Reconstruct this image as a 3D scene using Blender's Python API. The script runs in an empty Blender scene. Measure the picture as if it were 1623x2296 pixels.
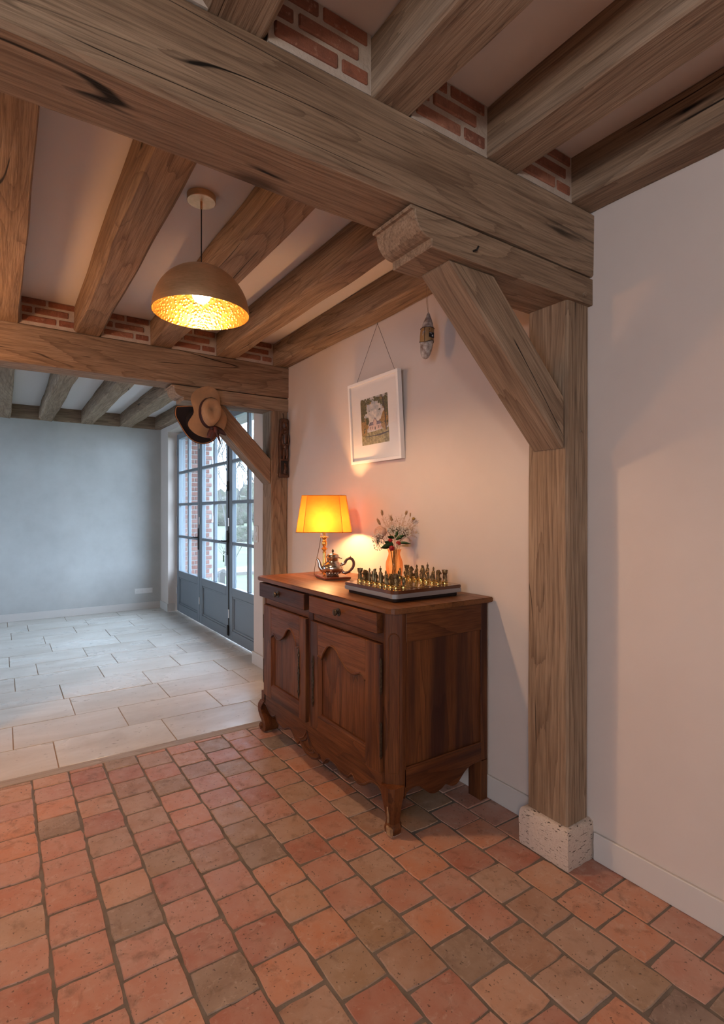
import bpy, bmesh, math, random
from mathutils import Vector, Matrix, noise as mnoise

# ------------------------------------------------------------------ camera, world, exposure
scene = bpy.context.scene
COL = scene.collection
R = math.radians
YAW = 55.94
FPX, CPX, CPY, EYE = 1193.5, 811.5, 1149.0, 1.40
cam_d = bpy.data.cameras.new('camera')
cam = bpy.data.objects.new('camera', cam_d)
COL.objects.link(cam)
cam.location = (0, 0, EYE)
cam.rotation_euler = (R(90), 0, R(YAW))
cam_d.sensor_fit = 'VERTICAL'
cam_d.sensor_height = 36.0
cam_d.sensor_width = 36.0 * 1623 / 2296
cam_d.lens = FPX / 2296 * 36.0
cam_d.shift_y = 0.0004
cam_d.clip_start = 0.02
cam_d.clip_end = 300
scene.camera = cam

world = bpy.data.worlds.new('overcast_sky')
scene.world = world
world.use_nodes = True
_bg = world.node_tree.nodes['Background']
_bg.inputs[0].default_value = (0.66, 0.81, 1.0, 1)
_bg.inputs[1].default_value = 13.0

vs = scene.view_settings
vs.view_transform = 'Standard'
vs.look = 'None'
vs.gamma = 1.0
vs.exposure = 0.25
vs.use_curve_mapping = False
cy_ = scene.cycles
cy_.max_bounces = 7
cy_.diffuse_bounces = 3
cy_.glossy_bounces = 3
cy_.transmission_bounces = 4
cy_.transparent_max_bounces = 8
cy_.caustics_reflective = False
cy_.caustics_refractive = False
cy_.use_adaptive_sampling = True
cy_.adaptive_threshold = 0.12
BULB_TABLE = 920.0
BULB_PENDANT = 720.0
FILL_GLOBE = 70.0
FILL_AMBER_GLOBE = 46.0


def portal(name, loc, rot, sx, sy):
    ld = bpy.data.lights.new(name, 'AREA')
    ld.shape = 'RECTANGLE'
    ld.size, ld.size_y = sx, sy
    ld.cycles.is_portal = True
    o = bpy.data.objects.new(name, ld)
    COL.objects.link(o)
    o.location = loc
    o.rotation_euler = rot
    return o


# daylight enters through the garden doors and two unseen windows added opposite for fill
portal('garden_door_daylight', (-6.17, 2.66, 1.28), (R(-90), 0, 0), 3.2, 2.6)
portal('window_daylight', (-7.35, -3.46, 1.60), (R(90), 0, 0), 1.1, 1.4)
portal('window_daylight', (1.15, -3.46, 1.55), (R(90), 0, 0), 1.3, 1.5)

# ------------------------------------------------------------------ pixel -> place helpers
_a = R(YAW)
FW = (-math.sin(_a), math.cos(_a))
RT = (math.cos(_a), math.sin(_a))


def ray(px, py):
    l = (px - CPX) / FPX
    return FW[0] + RT[0] * l, FW[1] + RT[1] * l, -(py - CPY) / FPX


def onx(px, py, x):
    r = ray(px, py); t = x / r[0]
    return (x, r[1] * t, EYE + r[2] * t)


def ony(px, py, y):
    r = ray(px, py); t = y / r[1]
    return (r[0] * t, y, EYE + r[2] * t)


# ------------------------------------------------------------------ materials
def rgba(c):
    return (c[0], c[1], c[2], 1.0)


class M:
    def __init__(s, name):
        s.mat = bpy.data.materials.new(name)
        s.mat.use_nodes = True
        s.nt = s.mat.node_tree
        s.nt.nodes.clear()
        s.out = s.nt.nodes.new('ShaderNodeOutputMaterial')

    def n(s, t, ins=None, **kw):
        nd = s.nt.nodes.new('ShaderNode' + t)
        for k, v in kw.items():
            setattr(nd, k, v)
        for k, v in (ins or {}).items():
            sock = nd.inputs[k]
            if hasattr(v, 'bl_rna') and isinstance(v, bpy.types.NodeSocket):
                s.nt.links.new(v, sock)
            else:
                sock.default_value = v
        return nd

    def math(s, op, a, b=None, c=None, clamp=False):
        ins = {0: a}
        if b is not None: ins[1] = b
        if c is not None: ins[2] = c
        nd = s.n('Math', ins, operation=op)
        nd.use_clamp = clamp
        return nd.outputs[0]

    def mix(s, fac, a, b, blend='MIX'):
        nd = s.nt.nodes.new('ShaderNodeMix')
        nd.data_type = 'RGBA'
        nd.blend_type = blend
        for i, v in ((0, fac), (6, a), (7, b)):
            if isinstance(v, bpy.types.NodeSocket):
                s.nt.links.new(v, nd.inputs[i])
            else:
                nd.inputs[i].default_value = rgba(v) if isinstance(v, (tuple, list)) and len(v) == 3 else v
        return nd.outputs[2]

    def ramp(s, fac, stops, interp='LINEAR'):
        nd = s.n('ValToRGB', {0: fac})
        cr = nd.color_ramp
        cr.interpolation = interp
        while len(cr.elements) > 1:
            cr.elements.remove(cr.elements[-1])
        cr.elements[0].position = stops[0][0]
        cr.elements[0].color = rgba(stops[0][1])
        for p, c in stops[1:]:
            e = cr.elements.new(p); e.color = rgba(c)
        return nd.outputs[0]

    def maprange(s, v, a, b, c=0.0, d=1.0):
        return s.n('MapRange', {0: v, 1: a, 2: b, 3: c, 4: d}).outputs[0]

    def coords(s, scale=(1, 1, 1), rnd=13.0):
        tc = s.n('TexCoord').outputs['Object']
        if rnd:
            oi = s.n('ObjectInfo').outputs['Random']
            off = s.n('VectorMath', {0: (rnd, rnd * .7, rnd * 1.3), 'Scale': oi}, operation='SCALE').outputs[0]
            tc = s.n('VectorMath', {0: tc, 1: off}, operation='ADD').outputs[0]
        return s.n('Mapping', {'Vector': tc, 'Scale': scale}).outputs[0]

    def noise(s, vec, scale, detail=3.0, rough=.55, dist=0.0):
        return s.n('TexNoise', {'Vector': vec, 'Scale': scale, 'Detail': detail, 'Roughness': rough, 'Distortion': dist}).outputs[0]

    def bump(s, h, strength=.3, dist=.003, normal=None):
        ins = {'Height': h, 'Strength': strength, 'Distance': dist}
        if normal is not None: ins['Normal'] = normal
        return s.n('Bump', ins).outputs[0]

    def pbr(s, color, rough=.6, metal=0.0, normal=None, **extra):
        ins = {'Base Color': rgba(color) if isinstance(color, (tuple, list)) else color, 'Roughness': rough, 'Metallic': metal}
        if normal is not None: ins['Normal'] = normal
        ins.update(extra)
        b = s.n('BsdfPrincipled', ins)
        s.nt.links.new(b.outputs[0], s.out.inputs[0])
        return s.mat

    def surface(s, shader):
        s.nt.links.new(shader, s.out.inputs[0])
        return s.mat


def wood(name, axis, dark, mid, light, rough=.6, ring=9.0, cracks=1.0, fine=1.0, bump=.35, spec=.35, scale=1.0, streak=None):
    m = M(name)

    def sv(k):
        return tuple((scale * k) if a == axis else scale for a in 'xyz')
    # growth rings: contour lines of a stretched noise field, giving cathedral figure
    n1 = m.noise(m.coords(sv(.13)), 2.6, 2.0, .45, .5)
    fib2 = m.noise(m.coords(sv(.06), 27.0), 45, 3.0, .6)
    ph = m.math('FRACT', m.math('MULTIPLY', m.math('ADD', n1, m.math('MULTIPLY', fib2, .022)), ring * 2.6))
    edge = m.math('POWER', ph, 5.0)
    soft = m.math('POWER', m.maprange(m.math('SINE', m.math('MULTIPLY', n1, ring * 6.0)), -1, 1), 1.6)
    fib = m.noise(m.coords(sv(.035), 21.0), 150, 3.0, .6)
    tone = m.noise(m.coords(sv(.25), 5.0), 3.2, 4.0, .6)
    dd = (dark[0] * .62, dark[1] * .60, dark[2] * .58)
    col = m.mix(m.math('MULTIPLY', soft, .30), mid, dark)
    col = m.mix(m.maprange(tone, .36, .68, 0, .8), col, light)
    col = m.mix(m.math('MULTIPLY', edge, .62), col, dark)
    col = m.mix(m.maprange(fib2, .40, .72, 0, .40 * fine), col, dark)
    col = m.mix(m.maprange(fib, .42, .78, .0, .65 * fine), col, dd)
    if streak:
        st = m.noise(m.coords(sv(.07), 9.0), 5.5, 2.0, .5, .2)
        col = m.mix(m.maprange(st, .52, .66, 0, .8), col, streak)
    h = m.math('ADD', fib, m.math('MULTIPLY', fib2, .4))
    if cracks > 0:
        line = None
        for sc_, kk, off, wd in ((4.6, .060, 31.0, .0042),):
            cn = m.noise(m.coords(sv(kk), off), sc_, 1.6, .5, .1)
            ln = m.maprange(m.math('ABSOLUTE', m.math('SUBTRACT', cn, .5)), wd * .35, wd, 1, 0)
            mask = m.maprange(m.noise(m.coords(sv(.5), off * .3), 3.0, 2.0), .50, .56)
            ln = m.math('MULTIPLY', ln, mask)
            line = ln if line is None else m.math('MAXIMUM', line, ln)
        line = m.math('MULTIPLY', line, cracks, clamp=True)
        col = m.mix(line, col, (.010, .007, .005))
        kn = m.n('TexVoronoi', {'Vector': m.coords(sv(.45), 17.0), 'Scale': 1.6}).outputs['Distance']
        col = m.mix(m.maprange(kn, .025, .075, .85, 0), col, (dark[0] * .40, dark[1] * .36, dark[2] * .32))
    rg = m.maprange(fib2, .3, .8, rough - .06, rough + .12)
    return m.pbr(col, rg, 0, m.bump(h, bump, .004), **{'Specular IOR Level': spec})


OD, OM, OL = (.118, .071, .044), (.298, .199, .128), (.42, .312, .22)
OAK = {a: wood('aged_oak_' + a, a, OD, OM, OL, .66, 9.0, 1.0, 1.0, .7, .22) for a in 'xyz'}
OAKN = wood('aged_oak_sound_y', 'y', OD, OM, OL, .66, 9.0, 0, 1.0, .7, .22)
PALE = wood('pale_worn_wood_y', 'y', (.26, .20, .155), (.43, .355, .295), (.52, .45, .39), .6, 6.0, 0, .8, .4, .3)
# walnut-red cherry of the sideboard
CD, CM, CL = (.040, .0115, .0050), (.128, .040, .0130), (.235, .088, .030)
CH = {a: wood('old_cherry_' + a, a, CD, CM, CL, .42, 3.0, .30, .9, .16, .22, 1.5, (.030, .011, .010)) for a in 'xz'}
CHT = wood('cherry_top_x', 'x', (.060, .020, .007), (.165, .058, .017), (.225, .090, .028), .36, 3.0, .3, .8, .10, .35, 1.3)
CH['y'] = wood('old_cherry_y', 'y', CD, CM, CL, .42, 3.0, .30, .9, .16, .22, 1.5, (.030, .011, .010))


def terracotta(name, island):
    m = M(name)
    rnd = m.n('NewGeometry').outputs['Random Per Island'] if island else m.n('ObjectInfo').outputs['Random']
    base = m.ramp(rnd, [(0.0, (.43, .175, .115)), (.12, (.36, .130, .085)), (.24, (.46, .235, .145)), (.36, (.33, .175, .110)),
                        (.46, (.44, .205, .150)), (.56, (.30, .180, .105)), (.64, (.50, .205, .115)), (.76, (.25, .165, .115)),
                        (.80, (.42, .190, .135)), (.90, (.38, .225, .155)), (.975, (.17, .115, .09))], 'CONSTANT')
    v = m.coords((1, 1, 1), 40.0)
    big = m.noise(v, 9, 4.0, .6)
    col = m.mix(m.maprange(big, .32, .66, .1, .7), base, m.mix(.55, base, (.52, .41, .345)))
    dk = m.noise(v, 16, 5.0, .65, .4)
    wh = m.noise(v, 30, 5.0, .7, .8)
    col = m.mix(m.maprange(wh, .56, .72, 0, .45), col, (.56, .44, .36))
    col = m.mix(m.maprange(dk, .55, .78, 0, .6), col, (.085, .048, .035))
    pit = m.noise(v, 95, 2.0, .5)
    pit = m.maprange(pit, .66, .72)
    col = m.mix(m.math('MULTIPLY', pit, .75), col, (.06, .036, .026))
    h = m.math('SUBTRACT', m.math('ADD', m.math('MULTIPLY', big, .6), m.math('MULTIPLY', m.noise(v, 60, 4.0), .25)), m.math('MULTIPLY', pit, .5))
    rg = m.maprange(dk, .3, .7, .34, .6)
    return m.pbr(col, rg, 0, m.bump(h, .35, .006), **{'Specular IOR Level': .45})


MAT = {}
MAT['tile'] = terracotta('terracotta_tile', False)
MAT['tile_field'] = terracotta('terracotta_field', True)


def simple(name, col, rough=.6, metal=0.0, bs=None, bstr=.2, bdist=.003, var=None, vs_=8.0, **ex):
    m = M(name)
    v = m.coords((1, 1, 1), 7.0)
    c = col
    if var:
        c = m.mix(m.maprange(m.noise(v, vs_, 4.0, .6), .35, .68), col, var)
    nrm = m.bump(m.noise(v, bs, 4.0, .6), bstr, bdist) if bs else None
    return m.pbr(c, rough, metal, nrm, **ex)


MAT['grout'] = simple('grey_grout', (.19, .16, .135), .9, 0, 180, .4, .004, (.13, .105, .088), 14)
MAT['plaster'] = simple('lime_plaster', (.63, .545, .495), .85, 0, 24, .10, .006, (.60, .515, .465), 2.2)
MAT['plaster_far'] = simple('grey_lime_plaster', (.50, .50, .485), .8, 0, 14, .12, .006, (.44, .435, .42), 2.6)
MAT['ceiling'] = simple('ceiling_paint', (.70, .655, .63), .9, 0, 12, .05, .006)
MAT['skirting'] = simple('white_skirting_paint', (.60, .56, .53), .5)
MAT['white_paint'] = simple('white_frame_lacquer', (.78, .75, .73), .35)
MAT['plastic'] = simple('white_plastic', (.72, .70, .68), .3)
MAT['door_paint'] = simple('blue_grey_door_paint', (.175, .205, .235), .38, 0, 40, .04, .002)
MAT['iron'] = simple('dark_iron', (.035, .032, .03), .45, .7)
MAT['steel'] = simple('hinge_steel', (.55, .55, .56), .35, 1.0)
MAT['mortar'] = simple('lime_mortar', (.47, .40, .34), .92, 0, 70, .6, .006, (.40, .33, .27), 20)
MAT['mortar_out'] = simple('pale_outside_mortar', (.30, .28, .265), .92, 0, 70, .5, .006)
MAT['grass'] = simple('winter_grass', (.050, .070, .026), .9, 0, 30, .6, .05, (.085, .085, .048), 1.3)
MAT['path'] = simple('gravel_path', (.14, .125, .11), .95, 0, 40, .5, .03)
MAT['bark'] = simple('grey_bark', (.075, .070, .066), .9, 0, 30, .5, .01, (.05, .047, .043), 5)
MAT['hedge'] = simple('hedge_green', (.055, .064, .038), .95, 0, 9, 1.0, .15, (.085, .07, .058), 2.2)
MAT['shutter'] = simple('pale_shutter_paint', (.22, .235, .25), .5)


def brick_mat(name, a, b, c):
    m = M(name)
    rnd = m.n('ObjectInfo').outputs['Random']
    col = m.ramp(rnd, [(0, a), (.45, b), (.8, c)], 'LINEAR')
    v = m.coords((1, 1, 1), 30.0)
    col = m.mix(m.maprange(m.noise(v, 22, 4.0, .65), .45, .75, 0, .7), col, (.10, .045, .03))
    col = m.mix(m.maprange(m.noise(v, 55, 3.0), .6, .7, 0, .5), col, (.42, .24, .17))
    return m.pbr(col, .85, 0, m.bump(m.noise(v, 60, 5.0, .7), .6, .006))


MAT['brick'] = brick_mat('old_red_brick', (.27, .098, .055), (.20, .075, .045), (.31, .135, .085))
MAT['brick_out'] = brick_mat('garden_red_brick', (.20, .085, .065), (.165, .066, .05), (.23, .12, .10))


def limestone():
    m = M('pale_limestone')
    v = m.coords((1, 1, 1), 30.0)
    vs2 = m.coords((1.0, .35, 1), 30.0)
    big = m.noise(vs2, 3.0, 5.0, .62, .5)
    rnd = m.n('ObjectInfo').outputs['Random']
    base = m.mix(rnd, (.60, .56, .51), (.70, .67, .62))
    col = m.mix(m.maprange(big, .38, .68, 0, .85), base, (.47, .42, .36))
    pit = m.maprange(m.noise(m.coords((1, .5, 1), 30.0), 42, 3.0, .6), .64, .72)
    col = m.mix(m.math('MULTIPLY', pit, .7), col, (.21, .17, .13))
    rg = m.maprange(big, .3, .7, .22, .42)
    h = m.math('SUBTRACT', m.math('MULTIPLY', big, .5), pit)
    return m.pbr(col, rg, 0, m.bump(h, .22, .004), **{'Specular IOR Level': .5})


MAT['limestone'] = limestone()
MAT['stone_grout'] = simple('sandy_grout', (.36, .26, .18), .9)


def travertine():
    m = M('pitted_stone')
    v = m.coords((1, 1, 1), 9.0)
    vv = m.coords((.5, .5, 2.4), 9.0)
    pit = m.maprange(m.noise(vv, 85, 3.0, .6), .61, .66)
    fine = m.noise(v, 150, 4.0, .7)
    col = m.mix(m.maprange(fine, .3, .7), (.56, .45, .375), (.66, .555, .475))
    col = m.mix(pit, col, (.09, .06, .045))
    h = m.math('SUBTRACT', m.math('MULTIPLY', fine, .8), m.math('MULTIPLY', pit, 2.0))
    return m.pbr(col, .9, 0, m.bump(h, .8, .006))


MAT['travertine'] = travertine()


def glass_pane(name, tint=(.95, .98, 1.0)):
    m = M(name)
    fc = m.n('LayerWeight', {'Blend': .5}).outputs['Facing']
    fr = m.math('ADD', m.math('MULTIPLY', m.math('POWER', fc, 5.0), .9), .03)
    tr = m.n('BsdfTransparent', {'Color': rgba(tint)}).outputs[0]
    gl = m.n('BsdfGlossy', {'Color': (1, 1, 1, 1), 'Roughness': .01}).outputs[0]
    return m.surface(m.n('MixShader', {0: fr, 1: tr, 2: gl}).outputs[0])


MAT['pane'] = glass_pane('window_glass')
MAT['picture_glass'] = glass_pane('picture_glass', (.99, .99, .99))


def amber_glass():
    m = M('amber_glass')
    lw = m.n('LayerWeight', {'Blend': .5}).outputs['Facing']
    fr = m.math('ADD', m.math('MULTIPLY', m.math('POWER', lw, 5.0), .9), .04)
    col = m.mix(lw, (.985, .80, .58), (.82, .36, .11))
    tr = m.n('BsdfTransparent', {'Color': col}).outputs[0]
    gl = m.n('BsdfGlossy', {'Color': (1, .9, .8, 1), 'Roughness': .03}).outputs[0]
    return m.surface(m.n('MixShader', {0: fr, 1: tr, 2: gl}).outputs[0])


MAT['amber'] = amber_glass()


def emit(name, col, strength):
    m = M(name)
    return m.surface(m.n('Emission', {'Color': rgba(col), 'Strength': strength}).outputs[0])


MAT['bulb_table'] = emit('warm_bulb_glow', (1.0, .50, .20), BULB_TABLE)
MAT['paper_globe'] = emit('amber_paper_glow', (1.0, .46, .17), FILL_AMBER_GLOBE)
MAT['globe'] = emit('opal_globe_glow', (1.0, .88, .74), FILL_GLOBE)
MAT['bulb_pendant'] = emit('pendant_bulb_glow', (1.0, .62, .35), BULB_PENDANT)


def shade_cloth():
    m = M('yellow_shade_cloth')
    v = m.coords((1, 1, 1), 0)
    mot = m.noise(v, 26, 3.0, .55)
    c1 = m.mix(m.maprange(mot, .35, .7), (.295, .088, .010), (.34, .108, .015))
    tr = m.n('BsdfTranslucent', {'Color': c1}).outputs[0]
    df = m.n('BsdfDiffuse', {'Color': (.30, .15, .04, 1)}).outputs[0]
    return m.surface(m.n('MixShader', {0: .42, 1: tr, 2: df}).outputs[0])


MAT['shade'] = shade_cloth()
MAT['shade_trim'] = simple('ochre_shade_braid', (.42, .19, .04), .8)
MAT['brass'] = simple('polished_brass', (.83, .50, .16), .2, 1.0)
MAT['cord_gold'] = simple('brown_lamp_cord', (.20, .095, .03), .5)
MAT['cord_black'] = simple('black_cable', (.008, .008, .009), .5)


def brushed():
    m = M('brushed_bronze')
    v = m.coords((2.0, 2.0, 26.0), 0)
    n = m.noise(v, 14, 4.0, .7)
    col = m.mix(m.maprange(n, .3, .7), (.62, .39, .21), (.82, .56, .33))
    return m.pbr(col, m.maprange(n, .3, .7, .36, .50), .82, m.bump(n, .06, .002))


MAT['bronze'] = brushed()


def hammered():
    m = M('hammered_gold_leaf')
    v = m.coords((1, 1, 1), 0)
    vo = m.n('TexVoronoi', {'Vector': v, 'Scale': 78.0}).outputs['Distance']
    h = m.maprange(vo, .0, .55)
    return m.pbr((.33, .19, .042), .30, 1.0, m.bump(h, .35, .006))


MAT['gold_in'] = hammered()
MAT['silver'] = simple('old_silver', (.62, .585, .55), .17, 1.0, 34, .03, .004, (.50, .455, .42), 10)
MAT['dark_handle'] = simple('dark_wooden_handle', (.085, .032, .022), .38)
MAT['trivet'] = simple('glazed_brown_trivet', (.16, .038, .016), .22)
MAT['cork'] = simple('trivet_edge', (.30, .17, .085), .7)
MAT['figure_a'] = simple('antique_brass_figure', (.30, .245, .14), .28, 1.0, 150, .7, .004, (.10, .075, .04), 60)
MAT['figure_b'] = simple('antique_bronze_figure', (.32, .235, .125), .28, 1.0, 150, .7, .004, (.10, .068, .035), 60)
MAT['gold_base'] = simple('gold_pedestal', (.72, .53, .20), .24, 1.0, 90, .3, .003, (.45, .31, .10), 50)
MAT['board_wood'] = simple('varnished_board_wood', (.115, .036, .016), .12, 0, None, 0, 0, (.075, .022, .012), 14, **{'Coat Weight': .25, 'Coat Roughness': .06})
MAT['board_grey'] = simple('grey_board_band', (.34, .35, .38), .35, .6)
MAT['board_black'] = simple('gloss_black_board_foot', (.006, .006, .008), .15)
MAT['square_light'] = simple('light_maple_square', (.62, .38, .14), .12, 0, None, 0, 0, (.50, .28, .09), 60, **{'Coat Weight': .6})
MAT['square_dark'] = simple('dark_walnut_square', (.055, .018, .010), .12, 0, None, 0, 0, None, 8, **{'Coat Weight': .6})
MAT['escutcheon'] = simple('tarnished_escutcheon', (.045, .034, .024), .45, .85, 120, .4, .002, (.10, .075, .05), 90)
MAT['bare_wood'] = simple('chipped_bare_wood', (.44, .26, .13), .85, 0, 90, .6, .004, (.16, .08, .04), 40)
MAT['straw'] = None


def straw():
    m = M('woven_straw')
    v = m.coords((1, 1, 1), 0)
    w1 = m.n('TexWave', {'Vector': v, 'Scale': 95.0, 'Distortion': .6, 'Detail': 1.0}, bands_direction='Z').outputs[1]
    w2 = m.n('TexWave', {'Vector': v, 'Scale': 95.0, 'Distortion': .6, 'Detail': 1.0}, bands_direction='Y').outputs[1]
    h = m.math('ADD', w1, w2)
    n = m.noise(v, 12, 3.0, .6)
    col = m.mix(m.maprange(h, .2, 1.6), (.30, .165, .085), (.56, .36, .205))
    col = m.mix(m.maprange(n, .4, .7, 0, .35), col, (.25, .15, .09))
    return m.pbr(col, .8, 0, m.bump(h, .5, .002))


MAT['straw'] = straw()
MAT['black_felt'] = simple('black_felt', (.010, .007, .010), .85, 0, 200, .2, .001)
MAT['plum_ribbon'] = simple('plum_ribbon', (.040, .014, .018), .55)
MAT['feather'] = simple('burgundy_feather', (.13, .035, .032), .6, 0, 60, .3, .002, (.03, .012, .014), 25)
MAT['tan_binding'] = simple('tan_hat_binding', (.42, .20, .085), .7)
MAT['carved'] = simple('dark_carved_wood', (.040, .017, .010), .42, 0, 45, .6, .005, (.115, .045, .022), 22)
MAT['carved_dark'] = simple('dark_carving_recess', (.014, .008, .006), .6)
MAT['salami'] = simple('floury_salami_skin', (.58, .53, .49), .85, 0, 45, .8, .006, (.20, .13, .10), 38)
MAT['salami_band'] = simple('kraft_label', (.42, .25, .105), .6, 0, None, 0, 0, (.33, .185, .075), 20)
MAT['tag_black'] = simple('black_tag', (.012, .012, .015), .4)
MAT['tag_white'] = simple('tag_print', (.55, .56, .58), .5)
MAT['twine'] = simple('twine', (.42, .27, .16), .85)
MAT['twine_dark'] = simple('dark_netting', (.04, .018, .012), .8)
MAT['mat_board'] = simple('white_mat_board', (.80, .765, .75), .8)
MAT['rose'] = simple('pale_pink_petal', (.62, .34, .24), .6, 0, None, 0, 0, (.72, .45, .33), 30)
MAT['red_petal'] = simple('red_petal', (.42, .012, .012), .5, 0, None, 0, 0, (.25, .006, .01), 40)
MAT['leaf'] = simple('dark_green_leaf', (.030, .075, .020), .4, 0, 60, .3, .002, (.05, .11, .03), 30)
MAT['stem'] = simple('green_brown_stem', (.11, .085, .035), .7)
MAT['gyp'] = simple('white_small_blossom', (.74, .66, .56), .7)
MAT['bunny'] = simple('beige_grass_plume', (.42, .265, .14), .9, 0, 220, .8, .004, (.30, .17, .08), 60)
MAT['dry'] = simple('dried_straw_stem', (.42, .26, .12), .8)
MAT['yellow_bud'] = simple('dried_yellow_bud', (.36, .22, .05), .8, 0, 120, .6, .004)
MAT['key_tag'] = simple('green_key_tag', (.02, .10, .03), .4)


# ------------------------------------------------------------------ mesh helpers
ORG = {}


class MB:
    def __init__(s):
        s.v, s.f, s.mi, s.cur = [], [], [], 0

    def add(s, vs, fs):
        o = len(s.v)
        s.v += [tuple(p) for p in vs]
        for f in fs:
            s.f.append(tuple(i + o for i in f)); s.mi.append(s.cur)
        return s

    def box(s, x0, x1, y0, y1, z0, z1):
        vs = [(x, y, z) for z in (z0, z1) for y in (y0, y1) for x in (x0, x1)]
        return s.add(vs, [(0, 2, 3, 1), (4, 5, 7, 6), (0, 1, 5, 4), (2, 6, 7, 3), (0, 4, 6, 2), (1, 3, 7, 5)])

    def prism(s, pts, fn, a, b):
        n = len(pts)
        vs = [fn(u, v, a) for u, v in pts] + [fn(u, v, b) for u, v in pts]
        fs = [tuple(range(n)), tuple(range(2 * n - 1, n - 1, -1))]
        fs += [(i, i + n, (i + 1) % n + n, (i + 1) % n) for i in range(n)]
        return s.add(vs, fs)

    def loft(s, secs, caps=True, closed=True):
        n = len(secs[0]); vs = []; fs = []
        for q in secs: vs += list(q)
        for k in range(len(secs) - 1):
            for i in range(n if closed else n - 1):
                j = (i + 1) % n
                fs.append((k * n + i, k * n + j, (k + 1) * n + j, (k + 1) * n + i))
        if caps:
            fs.append(tuple(range(n - 1, -1, -1)))
            fs.append(tuple((len(secs) - 1) * n + i for i in range(n)))
        return s.add(vs, fs)

    def lathe(s, prof, n=24, c=(0, 0, 0), sx=1.0, sy=1.0, caps=True, rot=None):
        secs = []
        for r, z in prof:
            q = []
            for i in range(n):
                t = 2 * math.pi * i / n
                p = Vector((r * math.cos(t) * sx, r * math.sin(t) * sy, z))
                if rot: p = rot @ p
                q.append((p.x + c[0], p.y + c[1], p.z + c[2]))
            secs.append(q)
        return s.loft(secs, caps)

    def tube(s, path, r, n=8, caps=True):
        P = [Vector(p) for p in path]
        m = len(P)
        rs = r if isinstance(r, (list, tuple)) else [r] * m
        secs = []
        up = Vector((0, 0, 1))
        prev = None
        for i in range(m):
            d = (P[min(i + 1, m - 1)] - P[max(i - 1, 0)])
            if d.length < 1e-9: d = Vector((0, 0, 1))
            d.normalize()
            if prev is None:
                a = d.cross(up if abs(d.z) < .9 else Vector((1, 0, 0))).normalized()
            else:
                a = (prev - d * prev.dot(d))
                a = a.normalized() if a.length > 1e-6 else d.cross(up).normalized()
            prev = a
            b = d.cross(a)
            secs.append([P[i] + (a * math.cos(2 * math.pi * k / n) + b * math.sin(2 * math.pi * k / n)) * rs[i] for k in range(n)])
        return s.loft(secs, caps)

    def ball(s, c, rx, ry=None, rz=None, n=12, m=8):
        ry = ry or rx; rz = rz or rx
        prof = []
        secs = []
        for j in range(m + 1):
            ph = -math.pi / 2 + math.pi * j / m
            rr = max(math.cos(ph), 1e-3)
            secs.append([(c[0] + rx * rr * math.cos(2 * math.pi * i / n), c[1] + ry * rr * math.sin(2 * math.pi * i / n), c[2] + rz * math.sin(ph)) for i in range(n)])
        return s.loft(secs, True)

    def xf(s, fn):
        s.v = [tuple(fn(Vector(p))) for p in s.v]
        return s

    def build(s, name, mat, parent=None, smooth=False, bevel=0.0, origin=None, seg=1, auto=None):
        me = bpy.data.meshes.new(name)
        if parent is not None:
            org = ORG.get(parent.name, Vector((0, 0, 0)))
        elif origin is not None:
            org = Vector(origin)
        else:
            org = Vector((0, 0, 0))
        me.from_pydata([tuple(Vector(p) - org) for p in s.v], [], s.f)
        mats = mat if isinstance(mat, (list, tuple)) else [mat]
        for q in mats: me.materials.append(q)
        bm = bmesh.new(); bm.from_mesh(me)
        for i, fc in enumerate(bm.faces):
            if i < len(s.mi): fc.material_index = s.mi[i]
        bmesh.ops.recalc_face_normals(bm, faces=bm.faces)
        if bevel > 0:
            bmesh.ops.bevel(bm, geom=[e for e in bm.edges if len(e.link_faces) == 2 and e.calc_face_angle(0) > .5], offset=bevel, segments=seg, affect='EDGES', clamp_overlap=True)
        bm.to_mesh(me); bm.free()
        if smooth:
            for p in me.polygons: p.use_smooth = True
            if auto is not None:
                try: me.set_sharp_from_angle(angle=R(auto))
                except Exception: pass
        ob = bpy.data.objects.new(name, me)
        COL.objects.link(ob)
        if parent is not None:
            ob.parent = parent
        else:
            ob.location = org
        ORG[ob.name] = org
        return ob


def tag(o, label, cat, group=None):
    o['label'] = label; o['category'] = cat
    if group: o['group'] = group
    return o


def thing(name, label, cat, loc, group=None):
    o = bpy.data.objects.new(name, None)
    COL.objects.link(o)
    o.empty_display_size = .05
    o.location = loc
    ORG[o.name] = Vector(loc)
    return tag(o, label, cat, group)


def struct(o, label=None):
    o['kind'] = 'structure'
    if label: o['label'] = label
    return o


def bx(name, mat, b, parent=None, bevel=0.0, origin='c', **k):
    org = ((b[0] + b[1]) / 2, (b[2] + b[3]) / 2, b[4]) if origin == 'c' and parent is None else None
    return MB().box(*b).build(name, mat, parent, bevel=bevel, origin=org, **k)


def catmull(pts, k=4):
    out = []
    n = len(pts)
    for i in range(n - 1):
        p0 = pts[max(i - 1, 0)]; p1 = pts[i]; p2 = pts[i + 1]; p3 = pts[min(i + 2, n - 1)]
        for j in range(k):
            t = j / k
            out.append(tuple(.5 * ((2 * b) + (-a + c) * t + (2 * a - 5 * b + 4 * c - d) * t * t + (-a + 3 * b - 3 * c + d) * t ** 3) for a, b, c, d in zip(p0, p1, p2, p3)))
    out.append(tuple(pts[-1]))
    return out


XZ = lambda u, v, w: (u, w, v)     # profile in x,z extruded along y
YZ = lambda u, v, w: (w, u, v)     # profile in y,z extruded along x
XY = lambda u, v, w: (u, v, w)

rng = random.Random(7)

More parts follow.
